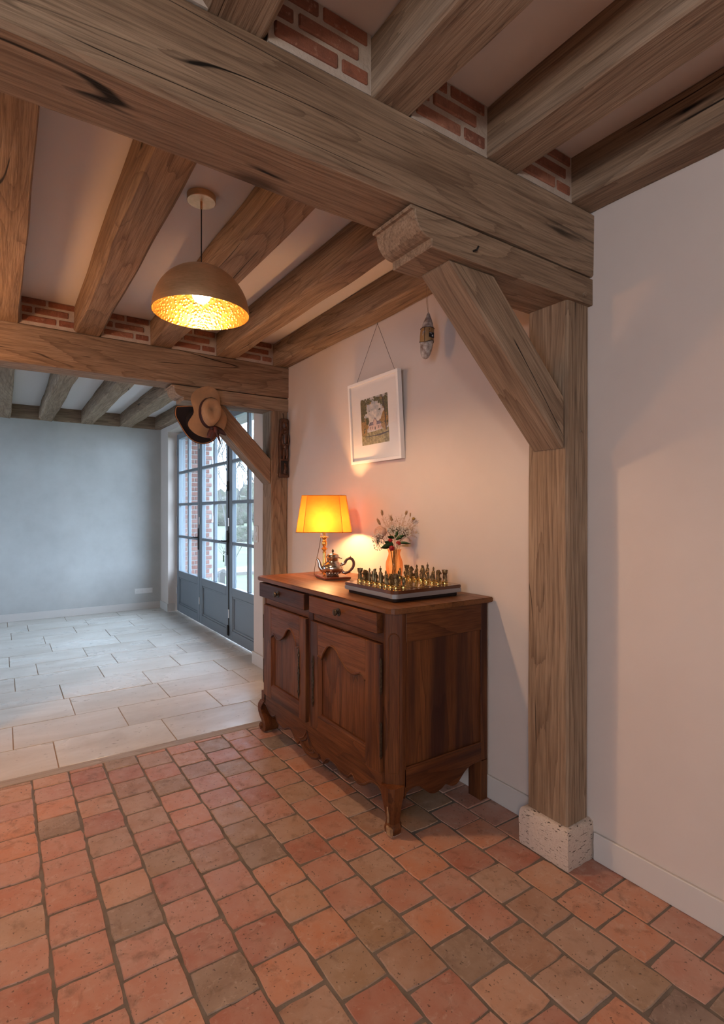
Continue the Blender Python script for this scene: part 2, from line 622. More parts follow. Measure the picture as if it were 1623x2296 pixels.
# ------------------------------------------------------------------ main dimensions (metres)
YW = 1.986          # plaster face of the sideboard wall
YF = 1.935          # plaster face of the garden wall in the far room
ZJ, ZC = 2.61, 2.785
ZS, ZB = 2.354, 2.238
XN0, XN1 = -1.474, -1.262     # near main beam
XF0, XF1 = -4.246, -4.034     # far main beam
XFAR = -8.15
YL = -3.2
XR = 2.6
YD = 2.06           # garden door plane

# ------------------------------------------------------------------ floors
fl = struct(bx('floor', MAT['grout'], (-3.275, XR, YL, YW, -.06, -.0035)), 'terracotta tiled floor with grey joints in the near room')
tile_me = []
for k in range(6):
    r2 = random.Random(100 + k)
    hw = .0805
    n = 4
    ring = []
    cs = [(-hw, -hw), (hw, -hw), (hw, hw), (-hw, hw)]
    for i in range(4):
        a, b = cs[i], cs[(i + 1) % 4]
        for j in range(n):
            t = j / n
            jit = .0026
            x = a[0] + (b[0] - a[0]) * t + r2.uniform(-jit, jit)
            y = a[1] + (b[1] - a[1]) * t + r2.uniform(-jit, jit)
            if j == 0: x *= .975; y *= .975
            ring.append((x, y))
    mb = MB()
    mb.loft([[(x, y, -.02) for x, y in ring], [(x, y, -.0035) for x, y in ring], [(x * .972, y * .972, .0) for x, y in ring]])
    o = mb.build('tile', MAT['tile'], None)
    tile_me.append(o.data)
    bpy.data.objects.remove(o)
PT = .1692
rows = []
field = MB()
j = 0
y = 1.312 + PT * 4
while y > YL:
    yc = y - PT / 2
    if yc < 2.0:
        off = 0 if (round((y - 1.312) / PT)) % 2 == 0 else PT / 2
        x = -2.648 + off + PT / 2 - PT * 6
        while x < XR - .05:
            if x > -3.275 + .09 - PT and yc + .08 < YW + .09 and yc > YL + .09:
                r2 = random.Random(int(x * 997) * 31 + int(yc * 991))
                zz = r2.uniform(-.002, .0015)
                clipL = x - .083 < -3.27
                clipY = yc + .081 > YW - .006
                if -.12 < yc and x < -.25 and not clipL and not clipY:
                    o = bpy.data.objects.new('tile', r2.choice(tile_me))
                    COL.objects.link(o)
                    o.parent = fl
                    o.location = Vector((x + r2.uniform(-.002, .002), yc + r2.uniform(-.002, .002), zz)) - ORG[fl.name]
                    o.rotation_euler = (r2.uniform(-.006, .006), r2.uniform(-.006, .006), r2.choice((0, 1, 2, 3)) * math.pi / 2 + r2.uniform(-.012, .012))
                else:
                    x0, x1 = max(x - .0805, -3.272), x + .0805
                    y0, y1 = yc - .0805, min(yc + .0805, YW - .004)
                    if x1 - x0 > .015 and y1 - y0 > .015:
                        if -.12 < yc and x < -.25:
                            q = MB().box(x0, x1, y0, y1, -.02, zz).build('tile', MAT['tile'], None, bevel=.003, origin=((x0 + x1) / 2, (y0 + y1) / 2, 0))
                            q.parent = fl
                            q.location = Vector(q.location) - ORG[fl.name]
                        else:
                            field.box(x0, x1, y0, y1, -.02, zz)
            x += PT
    y -= PT
ff = field.build('tile_field', MAT['tile_field'], fl)
ff['kind'] = 'stuff'

thr = struct(bx('trim_1', PALE, (-3.345, -3.272, YL, YW, -.03, .002), bevel=.003), 'pale worn wooden threshold strip between terracotta and limestone')

f2 = struct(bx('floor', MAT['stone_grout'], (XFAR - .1, -3.345, YL, 2.13, -.06, -.004)), 'pale limestone paved floor in the far room')
xs = [-3.347]
while xs[-1] > XFAR - .1: xs.append(xs[-1] - .4045)
for i in range(len(xs) - 1):
    x1, x0 = xs[i], max(xs[i + 1], XFAR - .08)
    yy = (.893, .69, .42, 1.02, .72)[i % 5] - .635 * 7
    while yy < 2.1:
        y0, y1 = max(yy, YL), min(yy + .635, 2.125)
        yy += .635
        if y1 - y0 < .03 or y1 < -.9: continue
        q = MB().box(x0 + .003, x1 - .003, y0 + .003, y1 - .003, -.02, rng.uniform(-.001, .001)).build('tile', MAT['limestone'], None, bevel=.0015, origin=((x0 + x1) / 2, (y0 + y1) / 2, 0))
        q.parent = f2
        q.location = Vector(q.location) - ORG[f2.name]
q = MB()
for i in range(len(xs) - 1):
    x1, x0 = xs[i], max(xs[i + 1], XFAR - .08)
    yy = (.893, .69, .42, 1.02, .72)[i % 5] - .635 * 7
    while yy < 2.1:
        y0, y1 = max(yy, YL), min(yy + .635, 2.125)
        yy += .635
        if y1 - y0 < .03 or y1 >= -.9: continue
        q.box(x0 + .003, x1 - .003, y0 + .003, y1 - .003, -.02, 0)
ff = q.build('tile_field', MAT['limestone'], f2)
ff['kind'] = 'stuff'

# ------------------------------------------------------------------ walls and ceiling
struct(bx('wall_back', MAT['plaster'], (-4.20, XR, YW, YW + .30, -.06, ZC)), 'plastered wall behind the sideboard')
struct(bx('wall_garden', MAT['plaster'], (-4.655, -4.20, YF, YF + .09, -.06, ZC)), 'narrow plastered wall strip beside the garden doors')
struct(bx('wall_garden', MAT['plaster'], (XFAR, -7.735, YF, YF + .22, -.06, ZC)), 'plastered wall piece beyond the garden doors')
struct(bx('wall_garden', MAT['plaster'], (-7.735, -4.655, YF, YF + .09, 2.532, ZC)), 'plastered lintel above the garden doors')
bx_ = struct(bx('wall_outside', MAT['mortar_out'], (-4.60, XR, YW + .30, 2.62, -.4, 2.95)), 'outer masonry of the house')
struct(bx('wall_far', MAT['plaster_far'], (XFAR - .3, XFAR, YL - .3, 2.15, -.06, ZC)), 'grey plastered end wall of the far room')
struct(bx('wall_right', MAT['plaster'], (XR, XR + .3, YL - .3, 2.62, -.06, ZC)), 'plain plaster wall to the right of the room')
struct(bx('ceiling', MAT['ceiling'], (XFAR - .3, XR + .3, YL - .3, 2.62, ZC, ZC + .18)), 'white painted ceiling between the joists')
struct(bx('wall_partition', MAT['plaster'], (XF0 + .02, XF1 - .02, YL, -.12, -.06, ZS)), 'plaster partition under the far beam, left of the view')  # added out of view to keep far-room daylight off the near wall
# long wall opposite, with two unseen windows added for fill daylight
wx = [(-7.9, -6.8, .9, 2.3), (.5, 1.8, .8, 2.3)]
edges = [XFAR] + [e for w in wx for e in w[:2]] + [XR]
for i in range(0, len(edges), 2):
    struct(bx('wall_left', MAT['plaster'], (edges[i], edges[i + 1], YL - .25, YL, -.06, ZC)), 'plaster wall opposite the sideboard')
for a, b, za, zb in wx:
    struct(bx('wall_left', MAT['plaster'], (a, b, YL - .25, YL, -.06, za)), 'plaster parapet under a window')
    struct(bx('wall_left', MAT['plaster'], (a, b, YL - .25, YL, zb, ZC)), 'plaster lintel over a window')


def casement(n, axis, p, a, b, z0, z1, label):
    f = (lambda u0, u1, d, za, zb: (u0, u1, p - d, p + d, za, zb)) if axis == 'x' else (lambda u0, u1, d, za, zb: (p - d, p + d, u0, u1, za, zb))
    mb = MB()
    k = max(1, round((b - a) / 1.0))
    us = [a + (b - a) * i / k for i in range(k + 1)]
    for i, u in enumerate(us): mb.box(*f(max(a, u - .035), min(b, u + .035), .03, z0, z1))
    for z in (z0, z0 + (z1 - z0) * .36, z0 + (z1 - z0) * .68, z1 - .06): mb.box(*f(a, b, .025, z, z + .05))
    w = struct(mb.build('window_%d' % n, MAT['door_paint'], None, origin=tuple((f(a, b, 0, z0, z1)[i] + f(a, b, 0, z0, z1)[i + 1]) / 2 for i in (0, 2)) + (z0,)), label)
    for i in range(k):
        bx('pane', MAT['pane'], f(us[i] + .035, us[i + 1] - .035, .002, z0 + .05, z1 - .06), w)


casement(1, 'x', YL - .14, -7.9, -6.8, .9, 2.3, 'small blue grey casement in the far room')
casement(2, 'x', YL - .14, .5, 1.8, .8, 2.3, 'blue grey casement behind the viewpoint')
# far-room oak filler boards between joist ends, brick infill elsewhere
# baseboards
struct(bx('baseboard_back', MAT['skirting'], (-4.03, -1.50, YW - .014, YW, 0, .111), bevel=.003), 'white skirting board behind the sideboard')
struct(bx('baseboard_right', MAT['skirting'], (-1.255, XR, YW - .014, YW, 0, .111), bevel=.003), 'white skirting board right of the oak post')
struct(bx('baseboard_garden', MAT['skirting'], (-4.67, -4.25, YF - .014, YF, 0, .113), bevel=.003), 'white skirting on the narrow wall strip')
mb = MB().box(XFAR + .014, -7.72, YF - .014, YF, 0, .113).box(-7.735, -7.721, YF, YD - .03, 0, .113)
struct(mb.build('baseboard_corner', MAT['skirting'], None, bevel=.003, origin=(-7.9, YF, 0)), 'white skirting turning into the door reveal')
struct(bx('baseboard_far', MAT['skirting'], (XFAR, XFAR + .014, YL, YF, 0, .10), bevel=.003), 'white skirting along the grey end wall')


# ------------------------------------------------------------------ timbers
def hewn(box, axis, bev, jit, seed, n=22):
    """long timber with slightly wandering arrises"""
    x0, x1, y0, y1, z0, z1 = box
    r2 = random.Random(seed)
    L = {'x': (x0, x1), 'y': (y0, y1), 'z': (z0, z1)}[axis]
    secs = []
    ph = [r2.uniform(0, 9) for _ in range(8)]
    for i in range(n + 1):
        t = L[0] + (L[1] - L[0]) * i / n
        if axis == 'x': c = [(y0, z0), (y1, z0), (y1, z1), (y0, z1)]
        elif axis == 'y': c = [(x0, z0), (x1, z0), (x1, z1), (x0, z1)]
        else: c = [(x0, y0), (x1, y0), (x1, y1), (x0, y1)]
        cu = (c[0][0] + c[2][0]) / 2; cv = (c[0][1] + c[2][1]) / 2
        q = []
        for k, (u, v) in enumerate(c):
            b1 = bev * (1 + .8 * mnoise.noise((t * 2.1 + ph[k], k * 3.7, seed * .37)))
            su = 1 if u < cu else -1; sv = 1 if v < cv else -1
            ju = jit * mnoise.noise((t * 1.7, ph[k], 3.1 + seed)); jv = jit * mnoise.noise((t * 1.9, ph[k] + 5, 7.7 + seed))
            pa = (u + ju, v + jv + sv * b1); pb = (u + ju + su * b1, v + jv)
            q += [pa, pb] if k % 2 == 0 else [pb, pa]
        if axis == 'x': q = [(t, u, v) for u, v in q]
        elif axis == 'y': q = [(u, t, v) for u, v in q]
        else: q = [(u, v, t) for u, v in q]
        secs.append(q)
    return MB().loft(secs)


def timber(name, box, axis, label, cat, bev=.009, jit=.006, seed=1, group=None, n=22):
    org = ((box[0] + box[1]) / 2, (box[2] + box[3]) / 2, box[4])
    o = hewn(box, axis, bev, jit, seed, n).build(name, OAK[axis], None, origin=org)
    return tag(o, label, cat, group)


timber('main_beam', (XN0, XN1, YL, YW + .05, ZS + .002, ZJ), 'y', 'large weathered grey oak beam crossing the top right of the room', 'beam', .010, .005, 11, 'main ceiling beams', 60)
timber('main_beam', (XF0, XF1, YL, YW + .05, ZS + .001, ZJ), 'y', 'orange-lit oak beam above the hats and garden doors', 'beam', .008, .005, 23, 'main ceiling beams', 60)


def bolster(x0, x1, label, seed):
    # stepped ogee nose on the room end, profile in y,z
    nose = [(1.036, 2.347), (1.036, 2.335), (1.053, 2.335), (1.055, 2.318), (1.060, 2.302), (1.068, 2.288), (1.079, 2.277), (1.091, 2.270), (1.104, 2.266), (1.122, 2.264), (1.122, 2.239)]
    pts = nose + [(YW + .04, 2.239), (YW + .04, 2.347)]
    t = thing('bolster', label, 'beam', ((x0 + x1) / 2, 1.5, 2.239), 'corbelled timbers under the main beams')
    MB().prism(pts, YZ, x0, x1).build('corbelled_timber', OAKN, t, bevel=.003)
    return t


b1 = bolster(XN0 + .002, XN1 - .004, 'weathered oak bolster with moulded nose under the grey beam', 3)
b2 = bolster(XF0 + .002, XF1 - .004, 'oak bolster with moulded nose behind the straw hat', 4)
# iron hook hole and pegs on the near bolster
hx = onx(1061, 563, XN1 - .004)
MB().tube([(XN1 - .01, hx[1], hx[2]), (XN1 + .012, hx[1], hx[2] - .002), (XN1 + .014, hx[1] + .006, hx[2] + .010)], .0035, 6).build('screw_hook', MAT['iron'], b1)
pg = onx(1311, 660, XN1)
MB().lathe([(.0, -.02), (.009, -.02), (.009, .004), (.006, .007)], 8, (XN1, pg[1], pg[2]), rot=Matrix.Rotation(R(90), 3, 'Y')).build('peg', OAK['x'], b1)

jy = [(1.846, 1.984), (1.372, 1.530), (.888, 1.040), (.418, .566), (-.065, .090), (-.54, -.39), (-1.01, -.86), (-1.49, -1.34), (-1.96, -1.81), (-2.43, -2.28), (-2.90, -2.75)]
jl_mid = ['oak joist running along the top of the sideboard wall, above the picture', 'oak joist just right of the bronze pendant shade', 'oak joist behind the pendant cord, between canopy and shade', 'wide dark oak joist left of the pendant canopy', 'oak joist above the left edge of the room, next to the wide dark joist']
jl_near = ['short oak joist above the right-hand wall, on the near side of the grey beam', 'oak joist beside the brick infill on the near side of the grey beam', 'third oak joist out from the wall, near side of the grey beam', 'fourth oak joist out from the wall, near side of the grey beam', 'fifth oak joist out from the wall, near side of the grey beam']
jl_far = ['pale oak joist along the garden wall of the far room', 'pale cracked oak joist in the far room, seen beside the corbel nose', 'third pale oak joist from the garden wall in the far room', 'fourth pale oak joist from the garden wall in the far room', 'fifth pale oak joist from the garden wall in the far room']
for i, (a, b) in enumerate(jy):
    for k, (xa, xb, lab) in enumerate(((XF1 - .10, XN0 + .10, jl_mid), (XN1 - .10, XR, jl_near), (XFAR, XF0 + .10, jl_far))):
        if i < 5: label = lab[i]
        else: label = '%s oak joist out from the wall, %s' % (('sixth', 'seventh', 'eighth', 'ninth', 'tenth', 'eleventh')[i - 5], ('in the sideboard room', 'near side of the grey beam', 'in the far room')[k])
        w = 0 if i != 3 else .02
        timber('ceiling_joist', (xa, xb, a - w, b, ZJ, ZC), 'x', label, 'joist', .007 if i != 3 else .016, .010 if k == 0 else .012, 40 + i * 3 + k, 'ceiling joists', 30)


# brick infill between joists, standing on the main beams
def infill(xf, side, y0, y1, idx, label, detailed=True):
    xb = xf - side * .09
    lo, hi = min(xf - side * .004, xb), max(xf - side * .004, xb)
    t = MB().box(lo, hi, y0, y1, ZJ, ZC).build('trim_%d' % idx, MAT['mortar'], None, origin=((lo + hi) / 2, (y0 + y1) / 2, ZJ))
    struct(t, label)
    if not detailed: return
    zc = [ZJ + .022, ZJ + .078, ZJ + .134]
    for r, z in enumerate(zc):
        y = y0 + .016 - (0, .135, .06)[r]
        while y < y1 - .02:
            a, b = max(y, y0 + .014), min(y + .19, y1 - .014)
            if b - a > .03:
                x0, x1 = sorted((xf - side * .03, xf + side * .002 + rng.uniform(-.002, .002)))
                MB().box(x0, x1, a, b, z, z + .038 + rng.uniform(-.002, .002)).build('brick', MAT['brick'], t, bevel=.004)
            y += .205
    return t


idx = 2
for i in range(5):
    y0, y1 = jy[i + 1][1], jy[i][0]
    infill(XF1, 1, y0, y1, idx, 'brick infill between joists on the far beam, gap %s' % ('nearest the wall', 'second from the wall', 'third from the wall', 'fourth from the wall', 'fifth from the wall')[i]); idx += 1
for i in range(4):
    y0, y1 = jy[i + 1][1], jy[i][0]
    infill(XN1, 1, y0, y1, idx, 'brick infill between joists on the near beam, gap %s' % ('nearest the wall', 'second from the wall', 'third from the wall', 'fourth from the wall')[i]); idx += 1
for i in range(4):
    y0, y1 = jy[i + 1][1], jy[i][0]
    t = struct(bx('trim_%d' % idx, OAK['y'], (XFAR, XFAR + .05, y0, y1, ZJ, ZC)), 'dark oak filler board between joist ends on the end wall'); idx += 1


# posts
def post(x0, x1, y0, label, seed, zb):
    o = hewn((x0, x1, y0, YW - .001, zb, ZB + .001), 'z', .008, .004, seed, 26).build('oak_post', OAK['z'], None, origin=((x0 + x1) / 2, (y0 + YW) / 2, zb))
    return tag(o, label, 'post', 'oak posts carrying the main beams')


p1 = post(-1.474, -1.284, 1.842, 'tall oak post standing on the pitted stone block', 61, .158)
p2 = post(-4.236, -4.050, 1.838, 'orange-lit oak post with the carved wooden figure', 62, 0)
pg = onx(1302, 968, -1.284)
MB().lathe([(.0, -.02), (.009, -.02), (.009, .003), (.005, .007)], 8, (-1.284, pg[1], pg[2]), rot=Matrix.Rotation(R(90), 3, 'Y')).build('peg', OAK['x'], p1)
pg = onx(621, 1064, -4.05)
MB().lathe([(.0, -.02), (.010, -.02), (.010, .006), (.005, .010)], 8, (-4.05, pg[1], pg[2]), rot=Matrix.Rotation(R(90), 3, 'Y')).build('peg', OAK['x'], p2)

# pitted stone block under the near post
mb = MB()
x0, x1, y0, y1 = -1.500, -1.262, 1.818, YW + .03
n = 16
secs = []
for z, ins in ((0, .002), (.02, 0), (.06, 0), (.10, .0), (.135, .001), (.150, .006), (.157, .016)):
    ringp = []
    cs = [(x0 + ins, y0 + ins), (x1 - ins, y0 + ins), (x1 - ins, y1), (x0 + ins, y1)]
    for i in range(4):
        a, b = cs[i], cs[(i + 1) % 4]
        for j in range(n):
            t = j / n
            px, py = a[0] + (b[0] - a[0]) * t, a[1] + (b[1] - a[1]) * t
            dd = .0035 * mnoise.noise((px * 40, py * 40, z * 40))
            ringp.append((px + dd, py + dd * .8, z + (.003 * mnoise.noise((px * 30, py * 30, 5)) if z > .14 else 0)))
    secs.append(ringp)
mb.loft(secs)
tag(mb.build('stone_plinth', MAT['travertine'], None, smooth=True, auto=40, origin=(-1.38, 1.9, 0)), 'pitted pale stone block under the near oak post', 'stone block')


# braces
def brace(xa, xb, pts, label, seed):
    o = MB().prism(pts, YZ, xa, xb)
    cy = sum(p[0] for p in pts) / len(pts); cz = sum(p[1] for p in pts) / len(pts)
    ang = math.atan2(pts[2][0] - pts[1][0], pts[2][1] - pts[1][1])
    # local z along the brace so the grain follows it
    q = Matrix.Rotation(ang, 3, 'X')
    o.xf(lambda p: q @ (p - Vector(((xa + xb) / 2, cy, cz))))
    ob = o.build('diagonal_brace', OAK['z'], None, bevel=.007)
    ob.location = ((xa + xb) / 2, cy, cz)
    ob.rotation_euler = (-ang, 0, 0)
    return tag(ob, label, 'brace', 'diagonal braces')


brace(-1.448, -1.296, [(1.843, 1.650), (1.843, 1.856), (1.440, 2.2385), (1.224, 2.2385)], 'weathered diagonal oak brace beside the hanging salami', 5)
brace(-4.214, -4.064, [(1.840, 1.632), (1.840, 1.838), (1.447, 2.2385), (1.232, 2.2385)], 'orange-lit diagonal oak brace below the straw hat', 6)

# ------------------------------------------------------------------ garden doors
XD = [-7.716, -6.672, -5.627, -4.60]


def garden_door(n, x0, x1, label, handle):
    ya, yb = YD - .006, YD + .045
    st = .085
    mb = MB()
    mb.box(x0, x0 + st, ya, yb, .012, 2.50).box(x1 - st, x1, ya, yb, .012, 2.50)
    mb.box(x0 + st, x1 - st, ya, yb, 2.425, 2.50).box(x0 + st, x1 - st, ya, yb, .49, .585).box(x0 + st, x1 - st, ya, yb, .012, .12)
    d = struct(mb.build('door_%d' % n, MAT['door_paint'], None, bevel=.004, origin=((x0 + x1) / 2, YD, .012)), label)
    # raised lower panel with moulding
    bx('panel', MAT['door_paint'], (x0 + st - .005, x1 - st + .005, ya + .018, yb - .01, .115, .495), d)
    for q in ((x0 + st, x0 + st + .022, .12, .49), (x1 - st - .022, x1 - st, .12, .49), (x0 + st, x1 - st, .12, .142), (x0 + st, x1 - st, .468, .49)):
        bx('moulding', MAT['door_paint'], (q[0], q[1], ya + .006, ya + .022, q[2], q[3]), d, bevel=.005)
    zs = [.585, 1.064, 1.512, 1.955, 2.425]
    xm = (x0 + x1) / 2
    bx('muntin', MAT['door_paint'], (xm - .018, xm + .018, ya + .004, yb - .004, .585, 2.425), d, bevel=.006)
    for z in zs[1:-1]:
        bx('muntin', MAT['door_paint'], (x0 + st, x1 - st, ya + .003, yb - .003, z - .018, z + .018), d, bevel=.006)
    for i in range(4):
        for a, b in ((x0 + st, xm - .018), (xm + .018, x1 - st)):
            bx('pane', MAT['pane'], (a, b, YD + .020, YD + .024, zs[i] + (.018 if i else 0), zs[i + 1] - (.018 if i < 3 else 0)), d)
    if handle:
        xh = x1 - st / 2
        mb = MB().box(xh - .018, xh + .018, ya - .008, ya, .93, 1.20)
        mb.tube([(xh, ya - .004, 1.085), (xh, ya - .05, 1.085), (xh - .03, ya - .055, 1.088), (xh - .12, ya - .055, 1.078)], [.010, .010, .009, .007], 8)
        mb.build('handle', MAT['iron'], d, bevel=.002)
    for z in (.25, 1.25, 2.2):
        MB().lathe([(.008, 0), (.008, .09)], 8, (x0 + .002, ya - .006, z)).build('hinge', MAT['steel'], d)
    return d


garden_door(1, XD[0], XD[1] - .008, 'blue grey glazed garden door leaf nearest the end wall', True)
garden_door(2, XD[1], XD[2] - .012, 'blue grey glazed garden door leaf in the middle, with key', True)
garden_door(3, XD[2], XD[3], 'blue grey glazed garden door leaf next to the wall strip', False)
# espagnolette rod on the meeting stile
mb = MB().box(XD[2] - .016, XD[2] - .002, YD - .014, YD - .004, .05, 2.45)
for z in (.06, 1.07, 1.63): mb.box(XD[2] - .022, XD[2] + .004, YD - .026, YD - .004, z, z + .11)
struct(mb.build('trim_%d' % idx, MAT['iron'], None, bevel=.002, origin=(XD[2], YD, .05)), 'dark iron locking rod on the meeting edge of the garden doors'); idx += 1
# fixed frame around the opening
mb = MB().box(-7.735, XD[3] + .02, YD + .045, YD + .11, 2.505, 2.60).box(-7.80, XD[0] - .002, YD + .046, YD + .11, 0, 2.55)
struct(mb.build('trim_%d' % idx, MAT['door_paint'], None, origin=(-6.2, YD + .08, 0)), 'blue grey fixed frame of the garden doors'); idx += 1
mb = MB().box(-7.735, -4.655, YF + .09, YD + .11, 2.532, ZC)
struct(mb.build('wall_garden', MAT['plaster'], None, origin=(-6.2, 2.0, 2.53)), 'plastered soffit over the garden doors')
# key with green tag
k = thing('door_key', 'small key with a green tag in the garden door lock', 'key', (XD[2] - .055, YD - .03, .90))
kx, kyy = XD[2] - .055, YD - .006
MB().tube([(kx, kyy, .965), (kx, kyy - .035, .965)], .004, 6).build('shank', MAT['steel'], k)
MB().tube([(kx - .03, kyy - .035, .975), (kx + .0, kyy - .037, .965), (kx - .015, kyy - .036, .945)], .0035, 6).build('bow', MAT['iron'], k)
MB().box(kx - .034, kx - .002, kyy - .040, kyy - .034, .855, .930).build('tag', MAT['key_tag'], k, bevel=.004)

# ------------------------------------------------------------------ outside
yo = 2.15
w = MB().box(-8.6, -7.92, yo, 2.615, -.4, 2.9).build('wall_outside', MAT['mortar_out'], None, origin=(-8.2, 2.4, -.4))
struct(w, 'brick reveal of the house outside the garden doors')
struct(bx('wall_outside', MAT['mortar_out'], (-8.6, XD[3] + .05, YD + .12, 2.615, 2.56, 2.9)), 'outer brick lintel above the garden doors')
z = -.05; r = 0
while z < 2.55:
    y = yo + .004 - (0, .11)[r % 2]
    while y < 2.61:
        a, b = max(y, yo + .004), min(y + .205, 2.617)
        if b - a > .03:
            MB().box(-7.955, -7.908 + rng.uniform(-.002, .003), a, b, z, z + .052).build('brick', MAT['brick_out'], w, bevel=.003)
        y += .22
    z += .068; r += 1
sh = thing('garden_shutter', 'pale painted shutter folded back outside the garden doors', 'shutter', (-7.97, 2.665, .02))
bx('board', MAT['shutter'], (-8.02, -7.975, 2.625, 2.715, .02, 2.45), sh, bevel=.004)
for z in (.35, 1.25, 2.1):
    MB().box(-7.978, -7.955, 2.630, 2.70, z, z + .10).tube([(-7.96, 2.64, z + .02), (-7.96, 2.64, z + .13)], .012, 8).build('strap_hinge', MAT['steel'], sh)
# lawn
mb = MB()
NX, NY = 40, 40
vs_, fs_ = [], []
for j in range(NY + 1):
    for i in range(NX + 1):
        x = -70 + 75 * i / NX; y = 2.62 + 70 * (j / NY) ** 1.5
        vs_.append((x, y, -.12 + .10 * mnoise.noise((x * .3, y * .3, 0)) * min(1, (y - 2.6)) + .012 * max(0, -x - 14)))
for j in range(NY):
    for i in range(NX):
        a = j * (NX + 1) + i
        fs_.append((a, a + 1, a + NX + 2, a + NX + 1))
g = mb.add(vs_, fs_).build('lawn', MAT['grass'], None, smooth=True)
struct(g, 'green winter lawn outside the garden doors')
mb = MB().box(-13.6, -12.4, 2.64, 16, -.2, -.055)
struct(mb.build('garden_path', MAT['path'], None, origin=(-13, 9, -.2)), 'pale gravel path crossing the lawn')


def bare_tree(x, y, h, seed, label, spread=.55, depth=5, thick=.013):
    r2 = random.Random(seed)
    t = thing('bare_tree', label, 'tree', (x, y, -.15), 'bare winter trees in the garden')
    trunk = MB(); twigs = MB()

    def grow(p, d, L, rad, k):
        q = [p]
        dd = d.copy()
        for s_ in range(3):
            dd = (dd + Vector((r2.uniform(-.16, .16), r2.uniform(-.16, .16), r2.uniform(-.05, .10)))).normalized()
            q.append(q[-1] + dd * L / 3)
        (trunk if k >= depth - 1 else twigs).tube(q, [rad, rad * .9, rad * .78, rad * .62], 5 if k >= depth - 1 else 3, False)
        if k == 0: return
        for s_ in range(r2.choice((3, 3, 4))):
            bd = (dd + Vector((r2.uniform(-1, 1), r2.uniform(-1, 1), r2.uniform(-.25, .8))) * spread).normalized()
            st = q[r2.choice((2, 3, 3))]
            grow(st, bd, L * r2.uniform(.62, .82), rad * .58, k - 1)

    grow(Vector((x, y, -.15)), Vector((r2.uniform(-.1, .1), r2.uniform(-.1, .1), 1)).normalized(), h * .30, h * thick, depth)
    trunk.build('trunk', MAT['bark'], t)
    twigs.build('branches', MAT['bark'], t)


tl = ['bare tree close to the house, seen through the middle door', 'bare branching tree seen through the right-hand door leaf', 'tall bare tree behind the lawn', 'slim bare tree far across the lawn', 'bare tree at the far right of the garden view',
      'small bare tree near the path', 'wide bare tree behind the hedge', 'bare tree standing left in the garden view', 'distant bare tree between two others', 'bare tree at the back of the garden']
for i, (x, y, h) in enumerate([(-17, 5.4, 6.5), (-14.5, 5.2, 5.0), (-22.5, 7.4, 9), (-27, 6.4, 7), (-18.5, 8.9, 6), (-13.0, 3.9, 3.2), (-31, 14.0, 8), (-32, 8.6, 10), (-37, 15.5, 9), (-42, 9.0, 10)]):
    bare_tree(x, y, h, 300 + i, tl[i], .62, 6, .009)
bare_tree(-11.2, 4.25, 1.5, 411, 'young thin sapling on the lawn by the right-hand door', .5, 3, .010)


def shrub(x, y, rx, rz, seed, label):
    mb = MB()
    n, m_ = 26, 14
    secs = []
    for j in range(m_ + 1):
        ph = -.2 + (math.pi / 2 + .2) * j / m_
        row = []
        for i in range(n):
            th = 2 * math.pi * i / n
            d = Vector((math.cos(th) * math.cos(ph), math.sin(th) * math.cos(ph), math.sin(ph)))
            f = 1 + .35 * mnoise.noise(d * 3.1 + Vector((seed, 0, 0))) + .22 * mnoise.noise(d * 9 + Vector((0, seed, 0)))
            row.append((x + d.x * rx * f, y + d.y * rx * f, -.15 + max(d.z, -.1) * rz * f))
        secs.append(row)
    mb.loft(secs)
    tag(mb.build('garden_shrub', MAT['hedge'], None, origin=(x, y, -.15), smooth=True), label, 'shrub', 'shrubs at the end of the lawn')


sl = ['low shrub left of the garden view', 'broad shrub in the middle of the hedge line', 'rounded shrub right of the hedge line', 'tall shrub at the back of the lawn', 'dense shrub far right of the lawn', 'distant shrub behind the path', 'low shrub under the tall bare tree', 'wide shrub at the far garden edge']
for i, (x, y, rx, rz) in enumerate([(-46, 11.2, 1.8, 2.4), (-46, 16.2, 1.8, 2.8), (-46, 21.2, 1.8, 2.6), (-52, 13.4, 2.0, 3.2), (-52, 19.0, 2.0, 3.4), (-56, 16, 2.4, 4.0), (-25, 9.8, .7, .8), (-56, 22, 2.6, 4.2)]):
    shrub(x, y, rx, rz, i * 3.1 + 1, sl[i])
lg = thing('garden_barrow', 'dark wooden plank leaning on the lawn outside', 'plank', (-10.6, 3.45, -.12))
MB().tube([(-10.9, 3.28, -.10), (-10.2, 3.62, .24)], .055, 6).build('plank', MAT['bark'], lg)
MB().box(-10.25, -10.15, 3.52, 3.62, -.12, .22).build('prop', MAT['bark'], lg)

# ------------------------------------------------------------------ sideboard
SX0, SX1 = -3.215, -1.815      # outer sides
SYF, SYB = 1.385, 1.968        # front plane, back
SZT = .990                     # top surface
sb = thing('sideboard', 'antique reddish-brown wooden sideboard with two carved doors and two drawers', 'sideboard', ((SX0 + SX1) / 2, 1.68, 0))
# top with rounded front corners
ox0, ox1, oy0, oy1 = -3.238, -1.780, 1.356, 1.972
pts = [(ox0, oy1)]
for cx, cy, a0 in ((ox0 + .05, oy0 + .05, 180), (ox1 - .05, oy0 + .05, 270)):
    for i in range(6):
        t = R(a0 + 90 * i / 5)
        pts.append((cx + .05 * math.cos(t), cy + .05 * math.sin(t)))
pts.append((ox1, oy1))
MB().prism(pts, XY, .966, SZT).build('top', CHT, sb, bevel=.004, seg=2)
# carcass
bx('carcass', CH['z'], (SX0 + .035, SX1 - .030, SYF + .035, SYB - .01, .215, .966), sb)
